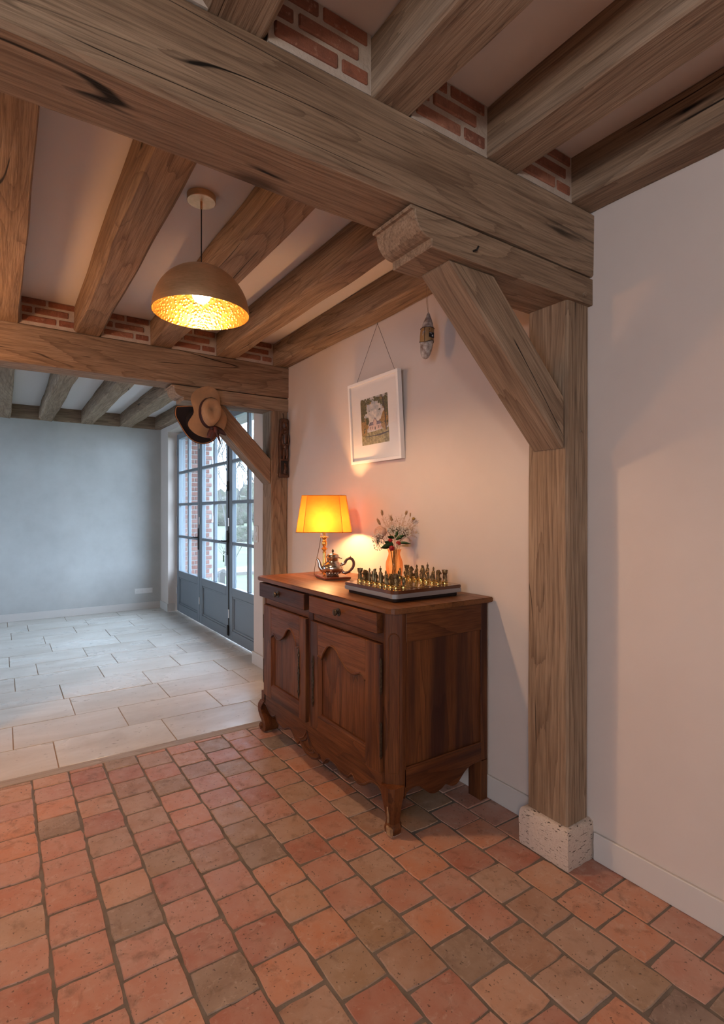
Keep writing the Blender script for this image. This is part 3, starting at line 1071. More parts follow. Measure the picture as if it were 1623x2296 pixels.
# front corner posts with chamfered corner and rounded sunk panel
for s, xo in ((1, SX1), (-1, SX0)):
    pp = [(xo - s * .075, SYF), (xo - s * .055, SYF), (xo, SYF + .055), (xo, SYF + .076), (xo - s * .075, SYF + .076)]
    post_o = MB().prism(pp, XY, .20, .966).build('corner_post', CH['z'], sb, bevel=.003)
    # moulding outline on the chamfer: long rounded frame
    mid = Vector((xo - s * .0275, SYF + .0275, 0))
    d = Vector((s * .7071, .7071, 0)); nn = Vector((s * .7071, -.7071, 0))
    path = []
    w2 = .023
    for i in range(13):
        t = math.pi * i / 12
        path.append(mid + d * (w2 * math.cos(t)) + Vector((0, 0, .848 + w2 * math.sin(t))) + nn * .0005)
    path.append(mid + d * -w2 + Vector((0, 0, .262)) + nn * .0005)
    path.append(mid + d * w2 + Vector((0, 0, .262)) + nn * .0005)
    path.append(path[0])
    MB().tube(path, .0032, 6).build('bead', CH['z'], post_o)
# side panels, both ends
for s, xo in ((1, SX1), (-1, SX0)):
    f = lambda a, b: tuple(sorted((xo - s * a, xo - s * b)))
    a, b = f(.0, .03); bx('side_rail', CH['y'], (a, b, 1.461, 1.926, .831, .966), sb, bevel=.002)
    a, b = f(.008, .03); bx('side_panel', CH['z'], (a, b, 1.458, 1.930, .27, .835), sb)
    a, b = f(0, .045); bx('back_post', CH['z'], (a, b, 1.924, SYB, .19, .966), sb, bevel=.003)
    prof = [(1.452, .150), (1.462, .172), (1.479, .183), (1.511, .188), (1.537, .183), (1.564, .160), (1.597, .135), (1.631, .126), (1.668, .135), (1.690, .147), (1.704, .143), (1.735, .127), (1.765, .130), (1.790, .150), (1.815, .172), (1.845, .188), (1.883, .194), (1.926, .194)]
    prof = catmull(prof, 3)
    a, b = f(0, .026)
    MB().prism(prof + [(1.926, .280), (1.452, .280)], YZ, a, b).build('side_apron', CH['y'], sb, bevel=.002)
    MB().tube([(xo - s * .003, 1.461, .283), (xo - s * .003, 1.926, .283)], .006, 6).build('side_moulding', CH['y'], sb)
    a, b = f(.0, .085)
    bx('leg', CH['z'], (a, b, 1.922, SYB, 0, .20), sb, bevel=.003)
# rails of the front frame
bx('rail', CH['x'], (SX0 + .06, SX1 - .06, SYF + .004, SYF + .03, .824, .868), sb)
bx('rail', CH['x'], (SX0 + .06, SX1 - .06, SYF + .004, SYF + .03, .950, .966), sb)
bx('stile', CH['z'], (-2.566, -2.516, SYF - .002, SYF + .03, .24, .966), sb, bevel=.003)


def knob(parent, x, y, z, r):
    mb = MB().lathe([(r * 1.15, 0), (r * 1.15, .003), (r * .5, .004), (r * .4, .012), (r * .8, .016), (r, .022), (r * .85, .027), (r * .3, .030)], 14, (x, y, z), rot=Matrix.Rotation(R(90), 3, 'X'))
    return mb.build('knob', MAT['escutcheon'], parent, smooth=True, auto=40)


for x0, x1, kx in ((-3.172, -2.572, -2.896), (-2.512, -1.894, -2.209)):
    dr = bx('drawer', CH['x'], (x0, x1, 1.356, 1.41, .868, .956), sb, bevel=.003)
    knob(dr, kx, 1.356, .915, .017)


def sb_door(x0, x1, mirror):
    z0, z1 = .256, .822
    y0, y1 = 1.366, 1.392
    d = bx('door', CH['z'], (x0 + .02, x1 - .02, y0 + .019, y1, z0 + .01, z1 - .01), sb)
    w = x1 - x0
    sl, sr = (.078, .112) if not mirror else (.112, .078)
    bx('stile', CH['z'], (x0, x0 + sl, y0, y1 - .001, z0, z1), d, bevel=.003)
    bx('stile', CH['z'], (x1 - sr, x1, y0, y1 - .001, z0, z1), d, bevel=.003)
    bx('bottom_rail', CH['x'], (x0 + sl, x1 - sr, y0 + .0005, y1 - .002, z0, z0 + .072), d, bevel=.002)
    # curved top rail: measured on the right-hand door, mirrored for the other
    u = [(0, .655), (.022, .652), (.038, .648), (.058, .683), (.094, .719), (.139, .735), (.19, .722), (.234, .682), (.291, .652), (.330, .645), (.355, .646), (.400, .661), (.415, .662), (.452, .641)]
    L = w - sl - sr
    if mirror: cu = [(x1 - sr - q / .452 * L, z) for q, z in u][::-1]
    else: cu = [(x0 + sl + q / .452 * L, z) for q, z in u]
    cu = catmull(cu, 4)
    MB().prism(cu + [(x1 - sr, z1), (x0 + sl, z1)], XZ, y0 + .0005, y1 - .002).build('top_rail', CH['x'], d, bevel=.0015)
    MB().tube([(p[0], y0 + .003, p[1] - .004) for p in cu], .0065, 8).build('carved_moulding', CH['x'], d, smooth=True)
    # moulding along the bottom and sides of the sunk panel
    mz = z0 + .072
    MB().prism([(y0 + .001, mz - .002), (y0 + .001, mz + .004), (y0 + .010, mz + .016), (y0 + .019, mz + .018), (y0 + .019, mz - .002)], YZ, x0 + sl, x1 - sr).build('panel_moulding', CH['x'], d)
    zl, zr = cu[0][1], cu[-1][1]
    MB().prism([(x0 + sl, y0 + .002), (x0 + sl + .016, y0 + .017), (x0 + sl, y0 + .019)], XY, mz, zl).build('panel_moulding', CH['z'], d)
    MB().prism([(x1 - sr, y0 + .002), (x1 - sr - .016, y0 + .017), (x1 - sr, y0 + .019)], XY, mz, zr).build('panel_moulding', CH['z'], d)
    # raised centre field of the panel
    # long pierced escutcheon
    ex = x0 + .030 if not mirror else x1 - .075
    mb = MB()
    yy = y0 - .0035
    n = 15
    za, zb = .380, .633
    for i in range(n):
        z = za + (zb - za) * (i + .5) / n
        r = .008 + .0035 * math.cos((i - (n - 1) / 2) * .9)
        if i in (0, n - 1): r = .005
        mb.tube([(ex + r * math.cos(t) * (1 if i % 2 else .8), yy, z + .0105 * math.sin(t)) for t in [2 * math.pi * q / 8 for q in range(9)]], .0023, 5)
        if 2 < i < n - 3 and i % 3 == 0:
            mb.ball((ex, yy, z), .0042, .003, .0075, 8, 5)
    mb.tube([(ex, yy, za - .012), (ex, yy, za + .006)], [.001, .003], 5).tube([(ex, yy, zb - .006), (ex, yy, zb + .012)], [.003, .001], 5)
    mb.box(ex - .006, ex + .006, yy - .001, yy + .0035, .47, .545)
    mb.build('escutcheon', MAT['escutcheon'], d)
    hxx = x1 + .004 if not mirror else x0 - .004
    for z in (.615, .335):
        MB().lathe([(.001, -.012), (.004, -.008), (.0065, 0), (.0065, .135), (.004, .143), (.001, .148)], 8, (hxx, y0 + .005, z)).build('hinge', MAT['escutcheon'], d)
    return d


sb_door(-3.128, -2.570, True)
sb_door(-2.512, -1.884, False)
# front apron, traced edge
ap = [(-3.205, .115), (-3.195, .150), (-3.176, .173), (-3.150, .178), (-3.129, .171), (-3.105, .157), (-3.083, .144), (-3.060, .135), (-3.038, .132), (-3.015, .140), (-2.994, .150), (-2.977, .129), (-2.950, .114), (-2.917, .108), (-2.885, .108), (-2.860, .113), (-2.830, .128), (-2.804, .136), (-2.780, .133), (-2.757, .122), (-2.727, .099), (-2.704, .086)]
cen = [(-2.674, .118), (-2.645, .089), (-2.615, .074), (-2.580, .067), (-2.556, .066), (-2.533, .067), (-2.495, .076), (-2.465, .092), (-2.441, .117)]
rgt = [(-2.409, .087), (-2.390, .106), (-2.372, .122), (-2.350, .131), (-2.329, .133), (-2.305, .132), (-2.282, .126), (-2.258, .116), (-2.236, .110), (-2.215, .108), (-2.190, .110), (-2.165, .119), (-2.137, .143), (-2.109, .127), (-2.085, .123), (-2.060, .126), (-2.026, .141), (-1.992, .166), (-1.970, .176), (-1.945, .179), (-1.922, .178), (-1.900, .165), (-1.884, .140)]
edge = catmull(ap, 3) + catmull(cen, 4) + catmull(rgt, 3)
apr = MB().prism(edge + [(-1.884, .256), (-3.205, .256)], XZ, SYF, SYF + .028).build('apron', CH['x'], sb, bevel=.0012)
for seg in (catmull(ap, 3), catmull(cen, 4), catmull(rgt, 3)):
    MB().tube([(x, SYF + .001, z + .0075) for x, z in seg], .0048, 6).build('carved_bead', CH['x'], apr, smooth=True)
# carved shell in the middle of the apron
for pts in ([(-2.700, .128), (-2.655, .140), (-2.615, .165), (-2.590, .205)], [(-2.590, .205), (-2.560, .165), (-2.510, .128), (-2.452, .122)],
            [(-2.650, .125), (-2.600, .148), (-2.580, .175)], [(-2.580, .175), (-2.556, .138), (-2.505, .112)], [(-2.650, .125), (-2.600, .100), (-2.556, .095), (-2.505, .112)],
            [(-2.625, .122), (-2.590, .112), (-2.556, .110), (-2.530, .118)]):
    MB().tube([(x, SYF - .001, z) for x, z in catmull(pts, 5)], .0042, 6).build('carved_shell', CH['x'], apr, smooth=True)

# near front leg: tapered cabriole foot, worn at the tip
secs = []
cxl, cyl = -1.850, 1.414
for z, hw, o in ((.215, .046, 0), (.17, .044, .003), (.14, .038, .003), (.10, .032, .0), (.07, .028, -.004), (.050, .027, -.003), (.042, .032, 0), (.030, .034, .002), (.012, .031, .002), (0.004, .027, .001)):
    c = hw * .45
    q = [(-hw, -hw + c), (-hw + c, -hw), (hw - c, -hw), (hw, -hw + c), (hw, hw - c), (hw - c, hw), (-hw + c, hw), (-hw, hw - c)]
    secs.append([(cxl + o + a, cyl - o + b, z) for a, b in q])
lg = MB().loft(secs).build('leg', CH['z'], sb, smooth=True, auto=35)
MB().loft([[(cxl + .004 + (a * .62 + .012) , cyl - .0315 + b * .10, z) for a, b in ((-.03, -.05), (.03, -.06), (.035, .04), (-.03, .04))] for z in (.008, .030, .044)]).build('worn_patch', MAT['bare_wood'], lg, bevel=.002)
MB().loft([[(cxl + .010 + a, cyl - .036 + b, z) for a, b in ((-w, -.003), (w, -.003), (w, .006), (-w, .006))] for z, w in ((.06, .0015), (.11, .003), (.15, .005), (.172, .0045))]).build('worn_patch', MAT['bare_wood'], lg)
bx('felt_pad', MAT['mat_board'], (cxl - .022, cxl + .024, cyl - .026, cyl + .022, 0, .0042), lg)
# far front leg: scrolled foot
rib = [(-3.205, .20), (-3.245, .16), (-3.246, .12), (-3.226, .092), (-3.196, .070), (-3.176, .052), (-3.170, .034), (-3.182, .018), (-3.202, .012)]
inn = [(-3.150, .20), (-3.190, .160), (-3.200, .135), (-3.185, .112), (-3.158, .092), (-3.134, .064), (-3.128, .036), (-3.142, .010), (-3.180, .000)]
a, b = catmull(rib, 4), catmull(inn, 4)
MB().prism(a + b[::-1], XZ, 1.378, 1.470).build('leg', CH['x'], sb, bevel=.002)
lg = MB().lathe([(.002, 0), (.020, 0), (.024, .004), (.024, .080), (.020, .084), (.002, .084)], 18, (-3.206, 1.462, .026), rot=Matrix.Rotation(R(90), 3, 'X')).build('scroll', CH['x'], sb, smooth=True, auto=40)
MB().tube([(-3.206 + r_ * math.cos(t), 1.3775, .026 + r_ * math.sin(t)) for t, r_ in [(q * .5, .019 * (1 - q / 26)) for q in range(22)]], .0028, 6).build('scroll_carving', CH['z'], lg, smooth=True)
MB().lathe([(.020, .0), (.020, .006)], 12, (-3.17, 1.425, 0)).build('felt_pad', MAT['cork'], sb)

# ------------------------------------------------------------------ table lamp
LX, LY = -2.998, 1.732
tl_ = thing('table_lamp', 'lit table lamp with yellow pleated-corner shade on a brass candlestick stem', 'lamp', (LX, LY, SZT))
stem = [(.0, 0), (.050, 0), (.052, .004), (.050, .009), (.034, .014), (.022, .019), (.010, .026), (.009, .034), (.011, .042), (.017, .060), (.0185, .075), (.016, .082), (.013, .110), (.0105, .150), (.0095, .170), (.013, .173), (.013, .177), (.0095, .180), (.010, .190), (.014, .196), (.022, .201), (.022, .205), (.014, .210), (.009, .214), (.011, .224), (.0175, .236), (.0185, .245), (.016, .250), (.017, .256), (.012, .262), (.013, .275), (.020, .286), (.030, .289), (.030, .293), (.012, .295), (.007, .297), (.007, .312)]
stem = [(r, z * .86) for r, z in stem]
MB().lathe(stem[:6], 28, (LX, LY, SZT)).build('base', MAT['brass'], tl_, smooth=True, auto=40)
MB().lathe(stem[5:], 20, (LX, LY, SZT)).build('stem', MAT['brass'], tl_, smooth=True, auto=50)
ZSB, ZST = 1.2735, 1.508
rx = Vector((RT[0], RT[1], 0)); ry = Vector((FW[0], FW[1], 0))


def shade_ring(w, d, c, z, k=4):
    pts = [(-w + c, -d), (w - c, -d), (w, -d + c), (w, d - c), (w - c, d), (-w + c, d), (-w, d - c), (-w, -d + c)]
    return [Vector((LX, LY, z)) + rx * a + ry * b for a, b in pts]


lo, hi = shade_ring(.176, .118, .052, ZSB), shade_ring(.140, .092, .040, ZST)
shd = MB().loft([lo, [l.lerp(h, .5) for l, h in zip(lo, hi)], hi], caps=False).build('shade', MAT['shade'], tl_)
for l, h in zip(lo, hi):
    MB().tube([l, h], .0016, 5).build('seam', MAT['shade_trim'], shd)
for ringp in (lo, hi):
    MB().tube(ringp + [ringp[0]], .0024, 5).build('shade_rim', MAT['shade_trim'], shd)
MB().tube([(LX, LY, SZT + .262), (LX, LY, 1.300)], .009, 8).build('bulb_holder', MAT['brass'], tl_)
MB().ball((LX, LY, 1.328), .023, .023, .026, 16, 10).build('bulb', MAT['bulb_table'], tl_, smooth=True)
MB().tube([hi[0].lerp(hi[1], .5), (LX, LY, ZST - .03), hi[4].lerp(hi[5], .5)], .0015, 5).build('shade_spider', MAT['brass'], tl_)
q0 = Vector((LX, LY, 0)) - rx * .021
cpath = catmull([(q0.x, q0.y, 1.262), (q0.x - .002, q0.y - .004, 1.22), (q0.x - .010, q0.y - .014, 1.15), (q0.x - .020, q0.y - .03, 1.07), (q0.x - .026, q0.y - .036, 1.01), (q0.x - .03, q0.y - .02, .994), (q0.x - .05, q0.y + .10, .993), (q0.x - .03, q0.y + .245, .993)], 4)
MB().tube(cpath, .0022, 6).build('cord', MAT['cord_gold'], tl_, smooth=True)

# ------------------------------------------------------------------ teapot on its trivet
TX, TY = -2.838, 1.700
TS = .87
tv = thing('trivet', 'glazed brown tile trivet under the teapot', 'trivet', (TX, TY, SZT))
ang = R(-12)


def rot2(p, c=(TX, TY), a=ang):
    x, y = p.x - c[0], p.y - c[1]
    return (c[0] + x * math.cos(a) - y * math.sin(a), c[1] + x * math.sin(a) + y * math.cos(a), p.z)


MB().box(TX - .098, TX + .098, TY - .084, TY + .084, SZT + .004, SZT + .017).xf(rot2).build('tile_top', MAT['trivet'], tv, bevel=.003)
MB().box(TX - .092, TX + .092, TY - .079, TY + .079, SZT, SZT + .005).xf(rot2).build('cork_backing', MAT['cork'], tv)
ZP = SZT + .0175
tp = thing('teapot', 'old silver teapot with dark wooden handle standing on a trivet', 'teapot', (TX, TY, ZP))
body = [(.0, 0), (.044, 0), (.046, .004), (.040, .009), (.052, .016), (.066, .028), (.075, .045), (.077, .058), (.073, .072), (.063, .084), (.050, .094), (.042, .101), (.040, .108), (.043, .111), (.0425, .124), (.045, .127), (.044, .131)]
MB().lathe([(r * TS, z * TS) for r, z in body], 32, (TX, TY, ZP)).build('body', MAT['silver'], tp, smooth=True, auto=50)
lid = MB().lathe([(r * TS, z * TS) for r, z in [(.048, .129), (.050, .133), (.045, .137), (.042, .146), (.035, .153), (.023, .157), (.012, .159), (.006, .160), (.0, .160)]], 28, (TX, TY, ZP)).build('lid', MAT['silver'], tp, smooth=True, auto=50)
MB().lathe([(r * TS, z * TS) for r, z in [(.004, .159), (.003, .165), (.008, .171), (.009, .177), (.006, .184), (.002, .190)]], 12, (TX, TY, ZP)).build('finial', MAT['escutcheon'], lid, smooth=True)


def tpt(a, h, b=0):
    v = Vector((TX, TY, ZP + h * TS)) + (rx * a + ry * b) * TS
    return (v.x, v.y, v.z)


MB().tube(catmull([tpt(-.060, .040), tpt(-.078, .048), tpt(-.090, .066), tpt(-.095, .090), tpt(-.104, .112), tpt(-.114, .123)], 4), [.022 - .0155 * (i / 20) ** .7 for i in range(21)], 12).build('spout', MAT['silver'], tp, smooth=True)
hp = catmull([tpt(.086, .089), tpt(.094, .108), tpt(.110, .122), tpt(.130, .122), tpt(.145, .106), tpt(.149, .082), tpt(.142, .058), tpt(.124, .038), tpt(.104, .026), tpt(.090, .020)], 4)
hd = MB().tube(hp, .0085, 10).build('handle', MAT['dark_handle'], tp, smooth=True)
MB().lathe([(.004, 0), (.003, .006), (.001, .012)], 8, tpt(.125, .129)).build('handle_knop', MAT['dark_handle'], hd)
MB().tube([tpt(.058, .080), tpt(.075, .084), tpt(.088, .092)], [.011, .009, .011], 10).build('handle_socket', MAT['silver'], tp, smooth=True)
MB().tube([tpt(.068, .030), tpt(.080, .022), tpt(.095, .021)], [.011, .009, .011], 10).build('handle_socket', MAT['silver'], tp, smooth=True)
MB().tube([tpt(.044, .128), tpt(.056, .124), tpt(.066, .122)], [.004, .003, .003], 6).build('lid_hinge', MAT['silver'], tp)
for a_ in (-40, -20, 0, 20, 40):
    dv = -ry * math.cos(R(a_)) + rx * math.sin(R(a_))
    c = Vector((TX, TY, ZP)) + dv * .061 * TS
    MB().ball((c.x, c.y, ZP + .019), .008, .008, .006, 8, 6).build('boss', MAT['silver'], tp, smooth=True)

# ------------------------------------------------------------------ chess board
BX, BY = -2.117, 1.674
BH = .2165


def rrect(h, r, n=5):
    p = []
    for cx, cy, a0 in ((h - r, h - r, 0), (-h + r, h - r, 90), (-h + r, -h + r, 180), (h - r, -h + r, 270)):
        for i in range(n):
            t = R(a0 + 90 * i / (n - 1))
            p.append((BX + cx + r * math.cos(t), BY + cy + r * math.sin(t)))
    return p


cb = thing('chess_board', 'varnished wooden chess board with grey band and black foot', 'chess board', (BX, BY, SZT))
MB().prism(rrect(BH - .017, .020), XY, SZT, SZT + .019).build('foot', MAT['board_black'], cb, bevel=.002)
MB().prism(rrect(BH, .026), XY, SZT + .018, SZT + .038).build('band', MAT['board_grey'], cb, bevel=.003, seg=2)
MB().prism(rrect(BH - .001, .026), XY, SZT + .038, SZT + .054).build('top', MAT['board_wood'], cb, bevel=.003, seg=2)
ZQ = SZT + .0545
SQ = .0435
sq_me = []
for mt in ('square_light', 'square_dark'):
    o = MB().box(-SQ / 2 + .0004, SQ / 2 - .0004, -SQ / 2 + .0004, SQ / 2 - .0004, -.001, .0008).build('square', MAT[mt], None)
    sq_me.append(o.data); bpy.data.objects.remove(o)
for i in range(8):
    for j in range(8):
        o = bpy.data.objects.new('square', sq_me[(i + j) % 2])
        COL.objects.link(o); o.parent = cb
        o.location = (SQ * (i - 3.5), SQ * (j - 3.5), ZQ - SZT)
ZP2 = ZQ + .0008


def ped(r=.0145):
    return [(.0, 0), (r, 0), (r * 1.02, .002), (r * .97, .004), (r * .97, .008), (r * 1.0, .0095), (r * .9, .012), (.0, .012)]


def robe(mb, h, r0, arms=True):
    mb.lathe([(r0, .011), (r0 * 1.02, .014), (r0 * .86, h * .30), (r0 * .68, h * .50), (r0 * .72, h * .60), (r0 * .80, h * .68), (r0 * .60, h * .755), (r0 * .28, h * .775), (.0, h * .78)], 12, sy=.82)
    mb.ball((0, 0, h * .83), h * .058, h * .06, h * .072, 10, 7)
    if arms:
        for s in (-1, 1):
            mb.tube([(s * r0 * .72, 0, h * .70), (s * r0 * .98, -r0 * .25, h * .56), (s * r0 * .35, -r0 * .85, h * .50)], [h * .045, h * .04, h * .03], 6)


def piece(kind, mat):
    mb = MB()
    if kind == 'rook':
        mb.lathe([(.0125, .011), (.0118, .014), (.0092, .018), (.0086, .040), (.0092, .043), (.0122, .047), (.0122, .056), (.0095, .056), (.0095, .052), (.0, .052)], 14)
        for i in range(7):
            t = 2 * math.pi * i / 7
            c, s = math.cos(t), math.sin(t)
            mb.box(-.0022, .0022, -.0028, .0028, .055, .0605)
            for q in range(8):
                x, y, z = mb.v[-8 + q]
                mb.v[-8 + q] = (.0108 * c + x * c - y * s, .0108 * s + x * s + y * c, z)
        for z in (.022, .028, .034):
            for i in range(8):
                t = 2 * math.pi * (i + (z * 500 % 2) * .25) / 8
                mb.ball((.0086 * math.cos(t), .0086 * math.sin(t), z), .0026, .0026, .0019, 6, 4)
    elif kind == 'pawn':
        h = .046
        for s in (-1, 1):
            mb.tube([(s * .0035, 0, .011), (s * .0038, -.001, .018), (s * .003, 0, .025)], [.003, .0028, .0036], 6)
        mb.lathe([(.0062, .023), (.0068, .026), (.005, .030), (.0066, .036), (.0045, .039), (.002, .040)], 10, sy=.8)
        mb.ball((0, 0, .0425), .0036, .0036, .0042, 8, 6)
        mb.lathe([(.0044, .043), (.0036, .046), (.001, .0485)], 8)
        mb.ball((-.0065, -.002, .028), .0022, .006, .0085, 8, 6)
        mb.tube([(.0072, -.001, .012), (.0072, -.001, .050)], .0009, 5)
        mb.tube([(.005, 0, .036), (.008, -.001, .031), (.0072, -.002, .027)], .0019, 5)
    elif kind == 'knight':
        # rearing horse bust with rider's crest
        prof = [(-.009, .011), (.009, .011), (.0095, .020), (.0065, .028), (.0055, .034), (.009, .038), (.0125, .0375), (.0135, .042), (.010, .0475), (.0055, .0525), (.002, .0575), (-.0005, .053), (-.005, .050), (-.009, .043), (-.0105, .032), (-.0105, .020)]
        mb.prism(catmull(prof + [prof[0]], 2)[:-1], YZ, -.0048, .0048)
        mb.ball((0, .0, .020), .0075, .0105, .010, 10, 7)
        mb.ball((0, -.006, .048), .0052, .0075, .0085, 10, 7)
        for i in range(6):
            mb.ball((0, -.009 + .0012 * i * .2, .024 + i * .0048), .003, .0032, .0032, 6, 4)
        for s in (-1, 1):
            mb.tube([(s * .004, .007, .024), (s * .0055, .0115, .020), (s * .005, .010, .012)], [.0032, .0024, .0022], 6)
    elif kind == 'bishop':
        robe(mb, .066, .0105)
        mb.lathe([(.0042, .056), (.0052, .059), (.0035, .064), (.0008, .068)], 8)
        mb.tube([(.009, -.005, .013), (.009, -.005, .058), (.0065, -.005, .062), (.005, -.005, .059)], .0011, 5)
    elif kind == 'queen':
        robe(mb, .074, .0112)
        mb.lathe([(.0045, .063), (.0055, .068), (.0045, .068), (.0, .066)], 9)
        mb.tube([(0, .004, .066), (0, .007, .050), (0, .009, .020)], [.004, .006, .008], 7)
    elif kind == 'king':
        robe(mb, .078, .0118)
        mb.lathe([(.0048, .066), (.0062, .072), (.003, .074), (.001, .076)], 9)
        mb.tube([(0, 0, .075), (0, 0, .083)], .0011, 5).tube([(-.0028, 0, .080), (.0028, 0, .080)], .0011, 5)
        mb.tube([(.004, -.009, .014), (.003, -.0095, .045)], [.001, .0016], 5)
    return mb


PROTO = {}
for side, mt in (('a', 'figure_a'), ('b', 'figure_b')):
    for kind in ('rook', 'knight', 'bishop', 'queen', 'king', 'pawn'):
        fo = piece(kind, mt).xf(lambda v: (v.x * 1.1, v.y * 1.1, .012 + (v.z - .012) * 1.17 if v.z > .012 else v.z)).build('figure', MAT[mt], None, smooth=True, auto=45)
        r_ = .0135 if kind == 'pawn' else .0155
        bo = MB().lathe(ped(r_), 18).build('pedestal', MAT['gold_base'], None, smooth=True, auto=40)
        PROTO[side, kind] = (fo.data, bo.data)
        bpy.data.objects.remove(fo); bpy.data.objects.remove(bo)
ordn = ('first', 'second', 'third', 'fourth', 'fifth', 'sixth', 'seventh', 'eighth')
back = ('rook', 'knight', 'bishop', 'queen', 'king', 'bishop', 'knight', 'rook')
for side in ('a', 'b'):
    army = 'front army, along the sideboard edge' if side == 'a' else 'rear army, along the wall'
    for i in range(8):
        for kind in (back[i], 'pawn'):
            y = (0 if kind != 'pawn' else 1) if side == 'a' else (7 if kind != 'pawn' else 6)
            if kind == 'pawn': lab = 'chess pawn, %s from the lamp side in the %s' % (ordn[i], army)
            elif kind in ('queen', 'king'): lab = 'robed antique brass chess %s of the %s' % (kind, army)
            else: lab = 'antique brass chess %s at the %s end of the %s' % (kind, 'lamp' if i < 4 else 'post', army)
            loc = (BX + SQ * (i - 3.5) + rng.uniform(-.002, .002), BY + SQ * (y - 3.5) + rng.uniform(-.002, .002), ZP2)
            t = thing('chess_' + kind, lab, 'chess piece', loc, 'chess pieces on the board')
            t.rotation_euler = (0, 0, (math.pi if side == 'a' else 0) + rng.uniform(-.25, .25))
            for nm, me in zip(('figure', 'pedestal'), PROTO[side, kind]):
                o = bpy.data.objects.new(nm, me); COL.objects.link(o); o.parent = t

# ------------------------------------------------------------------ vase with flowers
VX, VY = -2.432, 1.868
va = thing('vase', 'ribbed amber glass vase holding dried flowers', 'vase', (VX, VY, SZT))
prof = [(.030, 0), (.036, .004), (.040, .03), (.045, .06), (.049, .09), (.050, .11), (.047, .13), (.040, .15), (.035, .165), (.034, .178), (.038, .192), (.042, .198)]
n = 40
secs = []
for r, z in catmull(prof, 2):
    secs.append([(VX + r * (1 + .035 * math.cos(10 * 2 * math.pi * i / n)) * math.cos(2 * math.pi * i / n), VY + r * (1 + .035 * math.cos(10 * 2 * math.pi * i / n)) * math.sin(2 * math.pi * i / n), SZT + z) for i in range(n)])
MB().loft(secs, caps=False).build('glass_wall', MAT['amber'], va, smooth=True)
MB().lathe([(.0, .001), (.030, .0005), (.030, .009), (.0, .011)], 24, (VX, VY, SZT)).build('glass_foot', MAT['amber'], va, smooth=True, auto=40)
DV = (Vector((VX, VY, 0))).length
px2m = (-VX * math.sin(_a) + VY * math.cos(_a)) / FPX


def fpos(px, py, depth=0.0):
    """a point of the bouquet from its pixel, depth metres behind the vase axis"""
    v = Vector((VX, VY, SZT)) + rx * ((px - 883) * px2m) + ry * depth
    return Vector((v.x, v.y, EYE - (py - CPY) * px2m))


FR = random.Random(21)


def stem_to(p, r=.0011, mat='stem'):
    base = Vector((VX + FR.uniform(-.016, .016), VY + FR.uniform(-.016, .016), SZT + .016))
    neck = Vector((VX, VY, SZT + .185)).lerp(Vector((p.x, p.y, SZT + .185)), .22)
    return MB().tube(catmull([tuple(base), tuple(neck), tuple(neck.lerp(p, .5) + Vector((0, 0, .01))), tuple(p)], 4), r, 5)


def flower(name, label, cat, p, group=None):
    base = Vector((VX, VY, SZT + .016))
    return thing(name, label, cat, tuple(base), group)


# pale rose
p = fpos(849, 1192, -.02)
t = flower('rose', 'pale pink dried rose at the left of the bouquet', 'flower', p)
stem_to(p + Vector((0, 0, -.02)), .0016).build('stem', MAT['stem'], t)
axis = (-rx * .45 - ry * .75 + Vector((0, 0, .45))).normalized()
sd = axis.cross(Vector((0, 0, 1))).normalized(); up = sd.cross(axis)
for ringi, (cnt, rad, lift, sz) in enumerate(((1, .0, .010, .010), (4, .009, .009, .015), (5, .018, .004, .021), (6, .028, -.003, .024))):
    for q in range(cnt):
        th = 2 * math.pi * (q + ringi * .37) / cnt
        c = p + (sd * math.cos(th) + up * math.sin(th)) * rad + axis * lift
        mb = MB().ball((0, 0, 0), sz, sz * .9, sz * .28, 9, 5)
        d = ((sd * math.cos(th) + up * math.sin(th)) * (1.3 if ringi else 0) + axis * (1.0 - ringi * .18)).normalized()
        rm = d.to_track_quat('Z', 'Y').to_matrix()
        mb.xf(lambda v: rm @ v + c).build('petal', MAT['rose'], t, smooth=True)
# red blossoms
for i, (px, py, s, lab) in enumerate(((876, 1228, .022, 'bright red blossom low in the bouquet'), (891, 1217, .018, 'small red blossom right of the green leaf'), (873, 1211, .017, 'dark red bud above the bright red blossom'))):
    p = fpos(px, py, -.045)
    t = flower('red_blossom', lab, 'flower', p, 'red blossoms')
    stem_to(p).build('stem', MAT['stem'], t)
    for q in range(11):
        d = Vector((FR.uniform(-1, 1), FR.uniform(-1, 1), FR.uniform(-.5, 1))).normalized()
        d = (d - ry * .8).normalized()
        rm = d.to_track_quat('Z', 'Y').to_matrix()
        c = p + d * s * .50
        MB().ball((0, 0, 0), s * .62, s * .42, s * .16, 8, 5).xf(lambda v: rm @ v + c).build('petal', MAT['red_petal'], t, smooth=True)


def leaf(mb, p, d, L, w):
    d = d.normalized(); sdv = d.cross(ry + Vector((.25, .1, .35)))
    sdv = sdv.normalized() if sdv.length > .01 else Vector((1, 0, 0))
    nrm = sdv.cross(d)
    secs = []
    for i in range(7):
        t = i / 6
        ww = w * math.sin(math.pi * min(.985, t * .93 + .07)) + .0004
        c = p + d * L * t - Vector((0, 0, 1)) * L * .18 * t * t
        secs.append([c - sdv * ww, c + nrm * ww * .28, c + sdv * ww, c + nrm * (ww * .28 - .0008)])
    mb.loft(secs)


